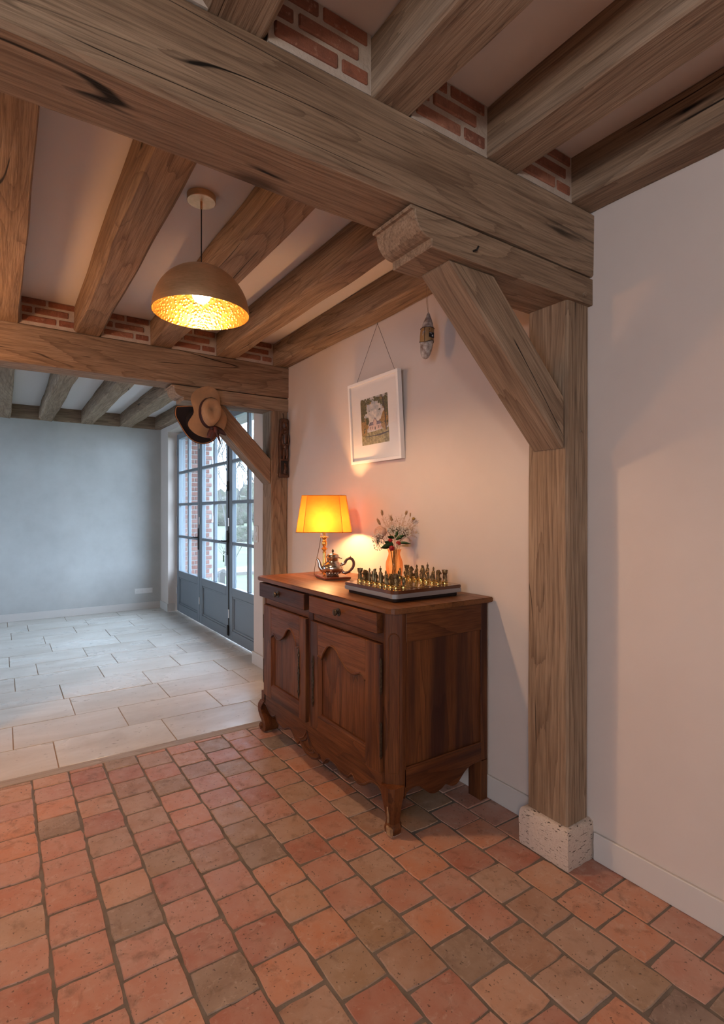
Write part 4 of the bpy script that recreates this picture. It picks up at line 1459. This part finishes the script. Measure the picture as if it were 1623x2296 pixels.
t = flower('leaf_sprig', 'dark green leafy sprig in the middle of the bouquet', 'foliage', None)
stem_to(fpos(882, 1222, -.03)).build('stem', MAT['stem'], t)
for (px, py, qx, qy, w) in ((878, 1222, 855, 1222, .020), (882, 1206, 868, 1200, .012), (884, 1205, 889, 1189, .009), (886, 1210, 901, 1196, .012), (890, 1217, 915, 1213, .009), (880, 1222, 862, 1210, .017), (888, 1206, 897, 1203, .008)):
    mb = MB()
    a, b = fpos(px, py, -.04), fpos(qx, qy, -.055)
    leaf(mb, a, b - a, (b - a).length * 1.12, w * .95)
    mb.build('leaf', MAT['leaf'], t, smooth=True)
# gypsophila sprays
for i, (cx, cy, w, h, n, dp, lab) in enumerate(((846, 1212, 15, 22, 120, -.03, 'spray of tiny white blossoms hanging at the left of the vase'), (886, 1188, 20, 11, 170, -.02, 'dense cloud of tiny white blossoms in the centre'), (905, 1193, 15, 14, 150, -.01, 'spray of tiny white blossoms at the right of the bouquet'))):
    t = flower('white_spray', lab, 'flower', None, 'white sprays in the bouquet')
    mb = MB(); st = MB()
    c = fpos(cx, cy, dp)
    for q in range(n):
        a_, r_ = FR.uniform(0, 6.28), math.sqrt(FR.random())
        p = fpos(cx + w * r_ * math.cos(a_), cy + h * r_ * math.sin(a_), dp + FR.uniform(-.03, .03))
        mb.ball(tuple(p), FR.uniform(.0019, .0040), None, None, 6, 4)
        if q % 2 == 0: st.tube([tuple(c + Vector((0, 0, -.02))), tuple(c.lerp(p, .6)), tuple(p)], .0005, 3)
    stem_to(c).build('stem', MAT['stem'], t)
    st.build('twigs', MAT['stem'], t)
    o = mb.build('blossoms', MAT['gyp'], t, smooth=True); o['kind'] = 'stuff'
# bunny tail grasses
for i, (px, py, dx, dy, L, lab) in enumerate(((856, 1150, -1, -7, .036, 'tall beige bunny-tail plume at the top left'), (848, 1170, -5, -9, .044, 'brown bunny-tail plume leaning left'), (876, 1163, -2, -8, .032, 'beige bunny-tail plume in the centre'), (910, 1150, 2, -7, .028, 'beige bunny-tail plume at the top right'), (919, 1155, 0, -8, .024, 'slim bunny-tail plume at the far right'))):
    p = fpos(px, py, FR.uniform(-.01, .03)); q = fpos(px + dx, py + dy, 0)
    d = (fpos(px + dx, py + dy, 0) - fpos(px, py, 0)).normalized()
    t = flower('bunny_tail', lab, 'dried grass', None, 'bunny-tail grasses')
    stem_to(p - d * L * .5, .0009).build('stem', MAT['dry'], t)
    rm = d.to_track_quat('Z', 'Y').to_matrix()
    mb = MB()
    w = .0075 if i != 4 else .004
    prof = [(.001, -.5), (.75, -.32), (1.0, -.08), (.9, .2), (.55, .4), (.1, .5)]
    mb.lathe([(w * r, z * L) for r, z in prof], 12)
    mb.xf(lambda v: rm @ v + p).build('plume', MAT['bunny'], t, smooth=True)
    o = MB()
    for q in range(26):
        zz = FR.uniform(-.4, .45) * L; th = FR.uniform(0, 6.28)
        a = Vector((w * .8 * math.cos(th), w * .8 * math.sin(th), zz))
        o.tube([tuple(rm @ a + p), tuple(rm @ (a * 1.35 + Vector((0, 0, .005))) + p)], [.0005, .0002], 3)
    o = o.build('awns', MAT['bunny'], t); o['kind'] = 'stuff'
# fine dried grasses
for i, (px, py, lab) in enumerate(((866, 1160, 'fine dried grass spray behind the left plumes'), (884, 1168, 'fine dried grass spray behind the white blossoms'), (906, 1160, 'tall fine dried grass spray at the right'), (926, 1172, 'drooping dried grass spray at the far right'), (930, 1190, 'low dried grass spray bending right'))):
    t = flower('grass_spray', lab, 'dried grass', None, 'fine dried grasses')
    mb = MB(); sd_ = MB()
    c = fpos(883 + (px - 883) * .45, 1205, .01)
    for q in range(13):
        e = fpos(px + FR.uniform(-11, 11), py + FR.uniform(-10, 26), FR.uniform(-.02, .035))
        m_ = c.lerp(e, .55) + Vector((0, 0, .012))
        mb.tube(catmull([tuple(c), tuple(m_), tuple(e)], 3), .0005, 3)
        for k in range(5):
            s_ = m_.lerp(e, FR.uniform(.3, 1)) + Vector((FR.uniform(-.008, .008), FR.uniform(-.008, .008), FR.uniform(-.006, .008)))
            sd_.ball(tuple(s_), .0012, .0012, .002, 5, 3)
    stem_to(c, .0009).build('stem', MAT['dry'], t)
    mb.build('stalks', MAT['dry'], t)
    o = sd_.build('seeds', MAT['dry'], t); o['kind'] = 'stuff'
p = fpos(926, 1163, 0)
t = flower('yellow_bud', 'round dried yellow bud at the upper right of the bouquet', 'flower', None)
stem_to(p, .0009).build('stem', MAT['dry'], t)
MB().ball(tuple(p), .010, .010, .008, 12, 8).build('head', MAT['yellow_bud'], t, smooth=True)
t = flower('wheat_ear', 'pale dried ear leaning over the right rim of the vase', 'dried grass', None)
a, b = fpos(897, 1224, -.02), fpos(920, 1221, -.03)
stem_to(a, .0009).build('stem', MAT['dry'], t)
mb = MB()
for q in range(9):
    mb.tube([tuple(a), tuple(a.lerp(b, .5) + Vector((0, 0, .006 * (q - 4) / 4))), tuple(b + Vector((0, 0, .011 * (q - 4) / 4)))], [.0008, .0014, .0003], 4)
mb.build('ear', MAT['dry'], t)

# ------------------------------------------------------------------ picture on its string
fr = thing('picture_frame', 'white box frame with a small landscape picture hung from a string', 'picture', (-2.74, YW, 1.72))
PW, PH, PD = .272, .265, .030
tilt = R(3.4)
PC = Vector((-2.748, 0, 0))
zb_ = 1.722


def pic(u, h, d):
    """u across, h up the frame from its lower edge, d out from the frame back"""
    y = YW - .0015 - (d * math.cos(tilt) + h * math.sin(tilt))
    z = zb_ + h * math.cos(tilt) - d * math.sin(tilt)
    return (PC.x + u, y, z)


def picbox(u0, u1, h0, h1, d0, d1):
    mb = MB().box(u0, u1, h0, h1, d0, d1)
    return mb.xf(lambda p: pic(p.x, p.y, p.z))


H2 = PH * 2
bar = .019
picbox(-PW, PW, 0, bar, 0, PD).build('frame_bar', MAT['white_paint'], fr, bevel=.001)
picbox(-PW, PW, H2 - bar, H2, 0, PD).build('frame_bar', MAT['white_paint'], fr, bevel=.001)
picbox(-PW, -PW + bar, bar, H2 - bar, 0, PD).build('frame_bar', MAT['white_paint'], fr, bevel=.001)
picbox(PW - bar, PW, bar, H2 - bar, 0, PD).build('frame_bar', MAT['white_paint'], fr, bevel=.001)
picbox(-PW + bar, PW - bar, bar, H2 - bar, .004, .016).build('mat_board', MAT['mat_board'], fr)
picbox(-PW + bar, PW - bar, bar, H2 - bar, .0225, .0240).build('glass', MAT['picture_glass'], fr)
# the print: flat coloured shapes, a country house between trees under a cloudy sky
IW, I0, I1 = .1475, .115, .412


def flatmat(name, a, b, sc):
    m = M(name)
    v = m.coords((1, 1, 1), 0)
    return m.pbr(m.mix(m.maprange(m.noise(v, sc, 5.0, .7), .38, .62), a, b), .8)


PM = [flatmat('print_sky', (.34, .36, .40), (.72, .66, .60), 22), flatmat('print_tree', (.055, .065, .035), (.20, .17, .09), 130), flatmat('print_grass', (.16, .14, .06), (.42, .34, .17), 60),
      flatmat('print_house', (.52, .36, .33), (.66, .50, .44), 120), flatmat('print_roof', (.13, .12, .17), (.24, .20, .24), 120), flatmat('print_autumn', (.23, .13, .05), (.42, .27, .12), 120), flatmat('print_dark', (.05, .04, .04), (.10, .08, .07), 80)]
pr = MB()


def flat(mi, pts, lay):
    pr.cur = mi
    d = .0162 + lay * .00006
    pr.add([pic(-IW + 2 * IW * u, I0 + (I1 - I0) * v, d) for u, v in pts], [tuple(range(len(pts)))])


def blob(mi, cx, cy, rx_, ry_, lay, seed, n=16):
    r3 = random.Random(seed)
    flat(mi, [(min(1, max(0, cx + rx_ * r3.uniform(.7, 1.15) * math.cos(2 * math.pi * i / n))), min(1, max(0, cy + ry_ * r3.uniform(.7, 1.15) * math.sin(2 * math.pi * i / n)))) for i in range(n)], lay)


flat(0, [(0, .25), (1, .25), (1, 1), (0, 1)], 0)
flat(2, [(0, 0), (1, 0), (1, .30), (.5, .27), (0, .26)], 2)
flat(6, [(.25, .17), (.7, .16), (1, .20), (1, .22), (.5, .185), (.1, .185)], 3)
for i, (mi, cx, cy, a, b) in enumerate(((1, .08, .82, .16, .20), (1, .05, .55, .10, .16), (5, .10, .38, .16, .16), (1, .22, .50, .09, .10), (5, .88, .45, .16, .20), (1, .93, .82, .14, .14), (1, .80, .88, .12, .08), (5, .72, .42, .06, .10), (1, .30, .92, .10, .07), (1, .62, .93, .12, .05), (1, .95, .62, .08, .12))):
    blob(mi, cx, cy, a, b, 4 + i, 50 + i)
r4 = random.Random(9)
for i in range(150):
    side = r4.random()
    if side < .38: cx, cy = r4.gauss(.08, .09), r4.uniform(.28, 1.0)
    elif side < .76: cx, cy = r4.gauss(.92, .09), r4.uniform(.30, 1.0)
    else: cx, cy = r4.uniform(0, 1), r4.uniform(.86, 1.0)
    blob(1 if cy > .58 and r4.random() < .8 else r4.choice((1, 5, 5)), cx, cy, r4.uniform(.015, .05), r4.uniform(.012, .035), 15 + i * .015, 900 + i, 9)
flat(6, [(.90, .25), (.93, .25), (.90, .7), (.82, .98), (.79, .98), (.87, .68)], 18)
flat(3, [(.30, .30), (.74, .29), (.74, .40), (.30, .40)], 19)
flat(4, [(.28, .40), (.76, .40), (.70, .47), (.34, .47)], 20)
flat(3, [(.46, .30), (.58, .30), (.58, .47), (.52, .54), (.46, .47)], 21)
flat(4, [(.44, .465), (.52, .56), (.60, .465), (.585, .465), (.52, .535), (.455, .465)], 22)
for u in (.34, .40, .63, .69): flat(6, [(u, .32), (u + .02, .32), (u + .02, .375), (u, .375)], 23)
flat(6, [(.505, .30), (.535, .30), (.535, .36), (.505, .36)], 23)
pr.build('print', PM, fr)
hk = Vector((-2.745, YW - .012, 2.598))
ch = MB()
for s in (-1, 1):
    e = Vector(pic(s * (PW - .055), H2 - .01, -.001))
    MB().tube([tuple(hk), tuple(e)], .0012, 5).build('string', MAT['twine_dark'], fr)
MB().tube([(hk.x, hk.y, ZJ), (hk.x, hk.y, 2.604), (hk.x + .004, hk.y - .002, 2.598), (hk.x, hk.y - .003, 2.593)], .0018, 6).build('hook', MAT['iron'], fr)

# ------------------------------------------------------------------ pendant lamp
PX, PY = -2.322, .722
pe = thing('pendant_lamp', 'lit bronze dome pendant lamp with hammered gold inside', 'pendant lamp', (PX, PY, 2.268))
MB().lathe([(.0, 0), (.059, 0), (.061, .002), (.061, .027), (.0, .027)], 32, (PX, PY, ZC - .0275)).build('canopy', MAT['bronze'], pe, smooth=True, auto=30)
MB().tube([(PX, PY, ZC - .06), (PX, PY, ZC - .026)], .005, 8).build('cord_grip', MAT['bronze'], pe)
MB().tube([(PX, PY, 2.47), (PX, PY, ZC - .05)], .0026, 8).build('cord', MAT['cord_black'], pe)
RD, HD, ZR = .205, .208, 2.268
outp = [(RD, 0)] + [(RD * math.cos(R(a)), HD * math.sin(R(a))) for a in range(4, 88, 6)] + [(.004, HD)]
MB().lathe(outp, 48, (PX, PY, ZR), caps=False).build('dome', MAT['bronze'], pe, smooth=True)
inp = [(RD - .0015, .0005)] + [((RD - .003) * math.cos(R(a)), (HD - .003) * math.sin(R(a))) for a in range(4, 88, 6)] + [(.004, HD - .003)]
MB().lathe(inp, 48, (PX, PY, ZR), caps=False).build('dome_lining', MAT['gold_in'], pe, smooth=True)
MB().lathe([(.018, 2.40), (.020, 2.41), (.020, 2.46), (.012, 2.472)], 14, (PX, PY, 0)).build('bulb_holder', MAT['cord_black'], pe)
MB().ball((PX, PY, 2.356), .040, .040, .042, 20, 12).build('bulb', MAT['bulb_pendant'], pe, smooth=True)

# ------------------------------------------------------------------ hanging salami
SX, SY = -2.150, 1.870
zt, zbm = 2.462, 2.215
sa = thing('salami', 'floury dried salami hanging on twine beside the brace', 'salami', (SX, SY, zbm))
secs = []
prof = [(.004, 0), (.016, .008), (.026, .030), (.032, .058), (.0345, .090), (.035, .12), (.034, .150), (.029, .180), (.021, .205), (.012, .225), (.008, .238), (.003, .247)]
for r, z in catmull(prof, 2):
    row = []
    for i in range(18):
        t_ = 2 * math.pi * i / 18
        f = 1 + .10 * mnoise.noise((math.cos(t_) * 1.5, math.sin(t_) * 1.5, z * 22)) + .05 * mnoise.noise((math.cos(t_) * 5, math.sin(t_) * 5, z * 70))
        lean = (z / .247 - .5) * .016
        row.append((SX + RT[0] * lean + r * f * math.cos(t_), SY + RT[1] * lean + r * f * math.sin(t_), zbm + z))
    secs.append(row)
MB().loft(secs).build('sausage', MAT['salami'], sa, smooth=True)


def ringat(z, r, wob=0.0, n=22, a0=0, a1=360):
    out = []
    for i in range(n + 1):
        t_ = R(a0 + (a1 - a0) * i / n)
        lean = (z / .247 - .5) * .016
        out.append((SX + RT[0] * lean + r * math.cos(t_), SY + RT[1] * lean + r * math.sin(t_), zbm + z + wob * math.sin(2 * t_ + .6)))
    return out


lb = MB().loft([ringat(z, r, w) for z, r, w in ((.088, .0365, .006), (.105, .0372, .003), (.130, .0372, .001), (.158, .0355, .0))], caps=False).build('paper_band', MAT['salami_band'], sa, smooth=True)
for z, r, w in ((.087, .0375, .006), (.159, .0365, 0)):
    MB().tube(ringat(z, r, w), .0014, 5).build('netting', MAT['twine_dark'], lb)
MB().tube([tuple(Vector((SX, SY, zbm)) - ry * .034 - rx * .017 + Vector((0, 0, z))) for z in (.085, .12, .16)], .0012, 5).build('netting', MAT['twine_dark'], lb)
MB().tube([tuple(Vector((SX, SY, zbm)) - ry * .036 + rx * .006 + Vector((.005 * math.cos(q), 0, .146 + .006 * math.sin(q)))) for q in [i * .8 for i in range(9)]], .0011, 5).build('netting', MAT['twine_dark'], lb)
tg = MB()
for u0, u1, z0, z1, d, mi in ((.006, .034, .106, .134, .0385, 0),):
    c = Vector((SX, SY, zbm))
    tg.add([tuple(c - ry * (d - .011 * (u > .02)) + rx * u + Vector((0, 0, z))) for u, z in ((u0, z0), (u1, z0 - .003), (u1, z1 - .004), (u0, z1))], [(0, 1, 2, 3)])
    tg.add([tuple(c - ry * (d - .003 - .011 * (u > .02)) + rx * u + Vector((0, 0, z))) for u, z in ((u0, z0), (u1, z0 - .003), (u1, z1 - .004), (u0, z1))], [(3, 2, 1, 0)])
to = tg.build('tag', MAT['tag_black'], lb)
tg = MB()
c = Vector((SX, SY, zbm))
for u0, u1, z0, z1 in ((.009, .022, .126, .129), (.022, .029, .110, .119)):
    tg.add([tuple(c - ry * (.0392 - .0004 * (u - .006) / .001 * 1.0) + rx * u + Vector((0, 0, z))) for u, z in ((u0, z0), (u1, z0 - .001), (u1, z1 - .001), (u0, z1))], [(0, 1, 2, 3)])
tg.build('tag_lettering', MAT['tag_white'], lb)
for s in (-1, 1):
    MB().tube([(SX + RT[0] * .008, SY + RT[1] * .008, zt - .012), (SX + s * .002, SY + s * .003, zt + .06), (SX + s * .004, SY + s * .004, ZJ)], .0010, 5).build('twine', MAT['twine'], sa)

# ------------------------------------------------------------------ hats on the far brace
def hat_pts(pts, x):
    return [onx(380 + a / 9.017, 850 + b / 9.017, x) for a, b in pts]


HX = -3.955
outl = catmull([(770, 155), (900, 200), (1000, 290), (1040, 420), (1060, 540), (1120, 620), (1180, 740), (1160, 880), (1090, 1030), (980, 1140), (860, 1190), (750, 1195), (600, 1150), (480, 1060), (400, 930), (420, 840), (500, 720), (525, 640), (490, 540), (440, 440), (435, 340), (500, 250), (620, 185), (770, 155)], 2)[:-1]
crow = [(790 + 205 * math.sin(2 * math.pi * i / 46) * (1 + .10 * math.cos(2 * math.pi * i / 46)), 690 - 305 * math.cos(2 * math.pi * i / 46)) for i in range(46)]
N = len(outl)


def resamp(c, n):
    c = c + [c[0]]
    L = [0]
    for i in range(1, len(c)): L.append(L[-1] + math.hypot(c[i][0] - c[i - 1][0], c[i][1] - c[i - 1][1]))
    out = []
    for k in range(n):
        s = L[-1] * k / n
        i = max(j for j in range(len(L)) if L[j] <= s + 1e-9); i = min(i, len(c) - 2)
        f = (s - L[i]) / max(L[i + 1] - L[i], 1e-9)
        out.append((c[i][0] + (c[i + 1][0] - c[i][0]) * f, c[i][1] + (c[i + 1][1] - c[i][1]) * f))
    return out


N = 64
oo = resamp(outl, N); cc = resamp(crow, N)
ht = thing('straw_hat', 'woven straw hat with dark ribbon and feather bow on the far beam', 'hat', onx(470, 975, HX))
O3 = hat_pts(oo, HX); C3 = hat_pts(cc, HX)
secs = []
for t in (0, .35, .7, 1.0):
    row = []
    for i in range(N):
        c, o = Vector(C3[i]), Vector(O3[i])
        p = c.lerp(o, t)
        th = 2 * math.pi * i / N
        p.x += -.010 * t + .034 * t * t * math.cos(2 * th + .5) + .006
        row.append(p)
    secs.append(row)
mb = MB().loft(secs, caps=False)
under = [[p + Vector((-.003, 0, 0)) for p in row] for row in secs]
mb.loft(under, caps=False)
mb.loft([secs[-1], under[-1]], caps=False)
br = mb.build('brim', MAT['straw'], ht, smooth=True)
MB().tube([tuple(p) for p in secs[-1]] + [tuple(secs[-1][0])], .0022, 6).build('brim_edge', MAT['straw'], br)
cen3 = Vector((HX, sum(p[1] for p in C3) / N, sum(p[2] for p in C3) / N))
secs = []
for d, s in ((.0, 1.0), (.03, .965), (.06, .92), (.085, .86), (.102, .76), (.110, .60), (.108, .40), (.100, .22), (.094, .05)):
    row = []
    for i in range(N):
        v = cen3 + (Vector(C3[i]) - cen3) * s
        th = 2 * math.pi * i / N
        pinch = .018 * max(0, math.cos(th)) * (d / .11) * (1 - s * .4)
        row.append(Vector((HX + .006 + d - pinch, v.y, v.z)))
    secs.append(row)
MB().loft(secs, caps=True).build('crown', MAT['straw'], ht, smooth=True)
MB().loft([[cen3 + (Vector(C3[i]) - cen3) * s + Vector((.006 + d, 0, 0)) for i in range(N)] for d, s in ((.001, 1.02), (.004, 1.025), (.044, .975), (.048, .955))], caps=False).build('ribbon', MAT['plum_ribbon'], ht, smooth=True)
bw = Vector(onx(380 + 880 / 9.017, 850 + 985 / 9.017, HX + .035))
for i, (a, b, w) in enumerate((((880, 960), (1140, 1135), .020), ((880, 980), (760, 1190), .022), ((890, 980), (840, 1240), .026), ((900, 990), (1020, 1320), .010), ((870, 960), (800, 1070), .018), ((900, 970), (960, 1180), .020))):
    p0 = Vector(onx(380 + a[0] / 9.017, 850 + a[1] / 9.017, HX + .040)); p1 = Vector(onx(380 + b[0] / 9.017, 850 + b[1] / 9.017, HX + .045 - .005 * i))
    d = (p1 - p0); L = d.length; d.normalize(); sdv = d.cross(Vector((1, 0, 0))).normalized()
    secs = []
    for k_ in range(8):
        t = k_ / 7
        ww = w * math.sin(math.pi * (.12 + .84 * t)) ** .8 + .0006
        c = p0 + d * L * t + Vector((.012 * math.sin(math.pi * t) + .003 * i, 0, 0))
        secs.append([c - sdv * ww, c + Vector((.003, 0, 0)), c + sdv * ww, c - Vector((.001, 0, 0))])
    MB().loft(secs).build('feather' if i != 0 else 'bow_loop', MAT['feather'] if i not in (0, 4) else MAT['plum_ribbon'], ht, smooth=True)
MB().ball(tuple(bw), .012, .020, .020, 10, 7).build('bow_knot', MAT['plum_ribbon'], ht, smooth=True)

DX = -4.028
outl2 = resamp(catmull([(130, 556), (300, 552), (480, 556), (640, 640), (800, 760), (930, 930), (960, 1060), (930, 1180), (850, 1265), (700, 1312), (560, 1300), (420, 1225), (300, 1090), (200, 920), (115, 770), (100, 690), (108, 590), (130, 556)], 3)[:-1], N)
crow2 = resamp([(470 + 210 * math.cos(2 * math.pi * i / 40) + 60, 850 + 230 * math.sin(2 * math.pi * i / 40)) for i in range(40)], N)
dh = thing('black_hat', 'black felt hat with tan bound brim hanging behind the straw hat', 'hat', onx(455, 990, DX))


def align(ring, ref):
    best = min(range(N), key=lambda k: sum((ring[(i + k) % N][0] - ref[i][0]) ** 2 + (ring[(i + k) % N][1] - ref[i][1]) ** 2 for i in range(0, N, 4)))
    return [ring[(i + best) % N] for i in range(N)]


crow2 = align(crow2, outl2)
O3, C3 = hat_pts(outl2, DX), hat_pts(crow2, DX)
secs = []
for t in (0, .5, .85, 1.0):
    secs.append([Vector(C3[i]).lerp(Vector(O3[i]), t) + Vector((.012 * t * t, 0, 0)) for i in range(N)])
mb = MB().loft(secs, caps=False)
un = [[p - Vector((.003, 0, 0)) for p in row] for row in secs]
mb.loft(un, caps=False).loft([secs[-1], un[-1]], caps=False)
mb.build('brim', MAT['black_felt'], dh, smooth=True)
cen3 = Vector((DX, sum(p[1] for p in C3) / N, sum(p[2] for p in C3) / N))
MB().loft([[cen3 + (Vector(C3[i]) - cen3) * s + Vector((d, 0, 0)) for i in range(N)] for d, s in ((0, 1.0), (.012, .9), (.018, .7), (.02, .3), (.02, .05))]).build('crown', MAT['black_felt'], dh, smooth=True)
rim = [Vector(C3[i]).lerp(Vector(O3[i]), .955) + Vector((.0135, 0, 0)) for i in range(N)]
MB().tube([tuple(p) for p in rim] + [tuple(rim[0])], .0035, 6).build('binding', MAT['tan_binding'], dh, smooth=True)
rim = [Vector(O3[i]) + Vector((.012, 0, 0)) for i in range(N)]
MB().tube([tuple(p) for p in rim] + [tuple(rim[0])], .003, 6).build('brim_edge', MAT['black_felt'], dh, smooth=True)

# ------------------------------------------------------------------ carved wooden figure on the far post
cfx = -4.046
cf = thing('carved_figure', 'tall dark carved wooden figure panel on the far oak post', 'carving', (cfx, 1.945, 1.690))
cy0, cy1 = 1.893, 1.981
prof = [(cy0 + .004, 1.690), (cy1 - .004, 1.690), (cy1, 1.70), (cy1 - .006, 1.80), (cy1 - .004, 1.86), (cy1 - .002, 1.95), (cy1 - .008, 2.02), (cy1 - .004, 2.05), (cy1 + .002, 2.10), (cy1 + .002, 2.16), (cy1 - .008, 2.178), (cy0 + .018, 2.178), (cy0 + .010, 2.16), (cy0 + .010, 2.08), (cy0 + .004, 2.04), (cy0 + .002, 1.95), (cy0 + .004, 1.87), (cy0 + .006, 1.80), (cy0, 1.70)]
MB().prism(prof, YZ, cfx, cfx + .032).build('back_board', MAT['carved'], cf, bevel=.004)
cy = (cy0 + cy1) / 2 + .004
fx = cfx + .032
bx('recess', MAT['carved_dark'], (fx - .004, fx + .0015, cy0 + .014, cy1 - .012, 1.715, 1.828), cf)
hd = MB().ball((fx, cy + .002, 2.125), .022, .028, .045, 14, 10).build('head', MAT['carved'], cf, smooth=True)
MB().tube([(fx + .021, cy + .002, 2.145), (fx + .027, cy + .002, 2.115), (fx + .02, cy + .002, 2.11)], [.004, .006, .005], 6).build('nose', MAT['carved'], hd, smooth=True)
for s in (-1, 1):
    MB().ball((fx + .019, cy + .002 + s * .011, 2.138), .004, .006, .004, 8, 6).build('eye', MAT['carved_dark'], hd, smooth=True)
MB().tube([(fx + .018, cy - .008, 2.098), (fx + .021, cy + .002, 2.096), (fx + .018, cy + .012, 2.098)], .0025, 6).build('mouth', MAT['carved_dark'], hd)
MB().tube([(fx, cy, 2.085), (fx, cy, 2.05)], [.012, .014], 8).build('neck', MAT['carved'], cf, smooth=True)
MB().loft([[(fx + a * .018, cy + b * w, z) for a, b in ((0, -1), (.8, -.8), (1.1, 0), (.8, .8), (0, 1))] for z, w in ((1.87, .010), (1.92, .016), (1.97, .017), (2.01, .022), (2.045, .028), (2.055, .020))]).build('torso', MAT['carved'], cf, smooth=True)
for s in (-1, 1):
    MB().tube(catmull([(fx + .010, cy + s * .025, 2.04), (fx + .014, cy + s * .029, 1.99), (fx + .016, cy + s * .018, 1.955), (fx + .020, cy + s * .004, 1.965)], 3), [.008] * 4 + [.007] * 6, 7).build('arm', MAT['carved'], cf, smooth=True)
    MB().tube(catmull([(fx + .008, cy + s * .010, 1.93), (fx + .014, cy + s * .014, 1.885), (fx + .008, cy + s * .012, 1.84)], 3), [.010, .010, .010, .009, .008, .008, .008], 7).build('leg', MAT['carved'], cf, smooth=True)
MB().box(fx - .002, fx + .012, cy0 + .008, cy1 - .008, 1.826, 1.842).build('ledge', MAT['carved'], cf, bevel=.003)
MB().ball((fx + .004, cy, 1.80), .010, .010, .012, 8, 6).tube([(fx + .004, cy, 1.795), (fx + .006, cy + .004, 1.76), (fx + .004, cy - .006, 1.73), (fx + .006, cy + .008, 1.715)], [.008, .012, .012, .010], 7).build('small_figure', MAT['carved'], cf, smooth=True)
MB().tube([(cfx + .012, cy, 2.178), (cfx + .010, cy - .004, 2.21), (cfx + .004, cy - .004, 2.225)], .003, 6).build('hanger', MAT['iron'], cf)

# ------------------------------------------------------------------ switch plate and sockets
sw = thing('switch_plate', 'white two-gang switch plate beside the garden doors', 'switch', (-4.592, YF, 1.124))
bx('plate', MAT['plastic'], (-4.640, -4.545, YF - .009, YF, 1.124, 1.280), sw, bevel=.004)
for z in (1.163, 1.241):
    MB().lathe([(.0, .0), (.027, .0), (.027, .004), (.024, .006), (.0, .004)], 20, (-4.5925, YF - .009, z), rot=Matrix.Rotation(R(90), 3, 'X')).build('rocker', MAT['plastic'], sw, smooth=True, auto=30)
so = thing('socket_strip', 'white multi-socket wall plate low on the grey end wall', 'socket', (XFAR, 1.695, .215))
bx('plate', MAT['plastic'], (XFAR, XFAR + .010, 1.572, 1.818, .228, .305), so, bevel=.003)
for i in range(4):
    y = 1.602 + i * .062
    s_ = MB().lathe([(.0225, .0), (.0225, .003), (.019, .003), (.0175, .0008)], 18, (XFAR + .0101, y, .267), rot=Matrix.Rotation(R(90), 3, 'Y')).build('socket', MAT['plastic'], so)
    for d in (-.007, .007):
        MB().ball((XFAR + .0112, y + d, .267), .0012, .0018, .0018, 6, 4).build('pin_hole', MAT['cord_black'], s_)

# ------------------------------------------------------------------ opal globe added unseen behind the viewpoint as fill light
gl = thing('globe_lamp', 'lit opal glass globe lamp hanging on the near side of the grey beam', 'pendant lamp', (1.0, -1.05, 1.79))
MB().ball((1.0, -1.05, 1.95), .16, .16, .16, 24, 16).build('globe', MAT['globe'], gl, smooth=True)
MB().tube([(1.0, -1.05, 2.10), (1.0, -1.05, ZC - .02)], .003, 8).build('cord', MAT['cord_black'], gl)
MB().lathe([(.0, 0), (.055, 0), (.057, .02), (.0, .02)], 24, (1.0, -1.05, ZC - .0205)).build('canopy', MAT['brass'], gl, smooth=True, auto=30)

gl = thing('paper_globe_lamp', 'lit amber paper globe lamp hanging left of the view', 'pendant lamp', (-3.3, -.75, 1.86))  # second added globe, out of view, warms the beams and wall
MB().ball((-3.3, -.75, 2.0), .14, .14, .14, 20, 12).build('globe', MAT['paper_globe'], gl, smooth=True)
MB().tube([(-3.3, -.75, 2.13), (-3.3, -.75, ZC - .02)], .003, 8).build('cord', MAT['cord_black'], gl)
MB().lathe([(.0, 0), (.055, 0), (.057, .02), (.0, .02)], 24, (-3.3, -.75, ZC - .0205)).build('canopy', MAT['brass'], gl, smooth=True, auto=30)
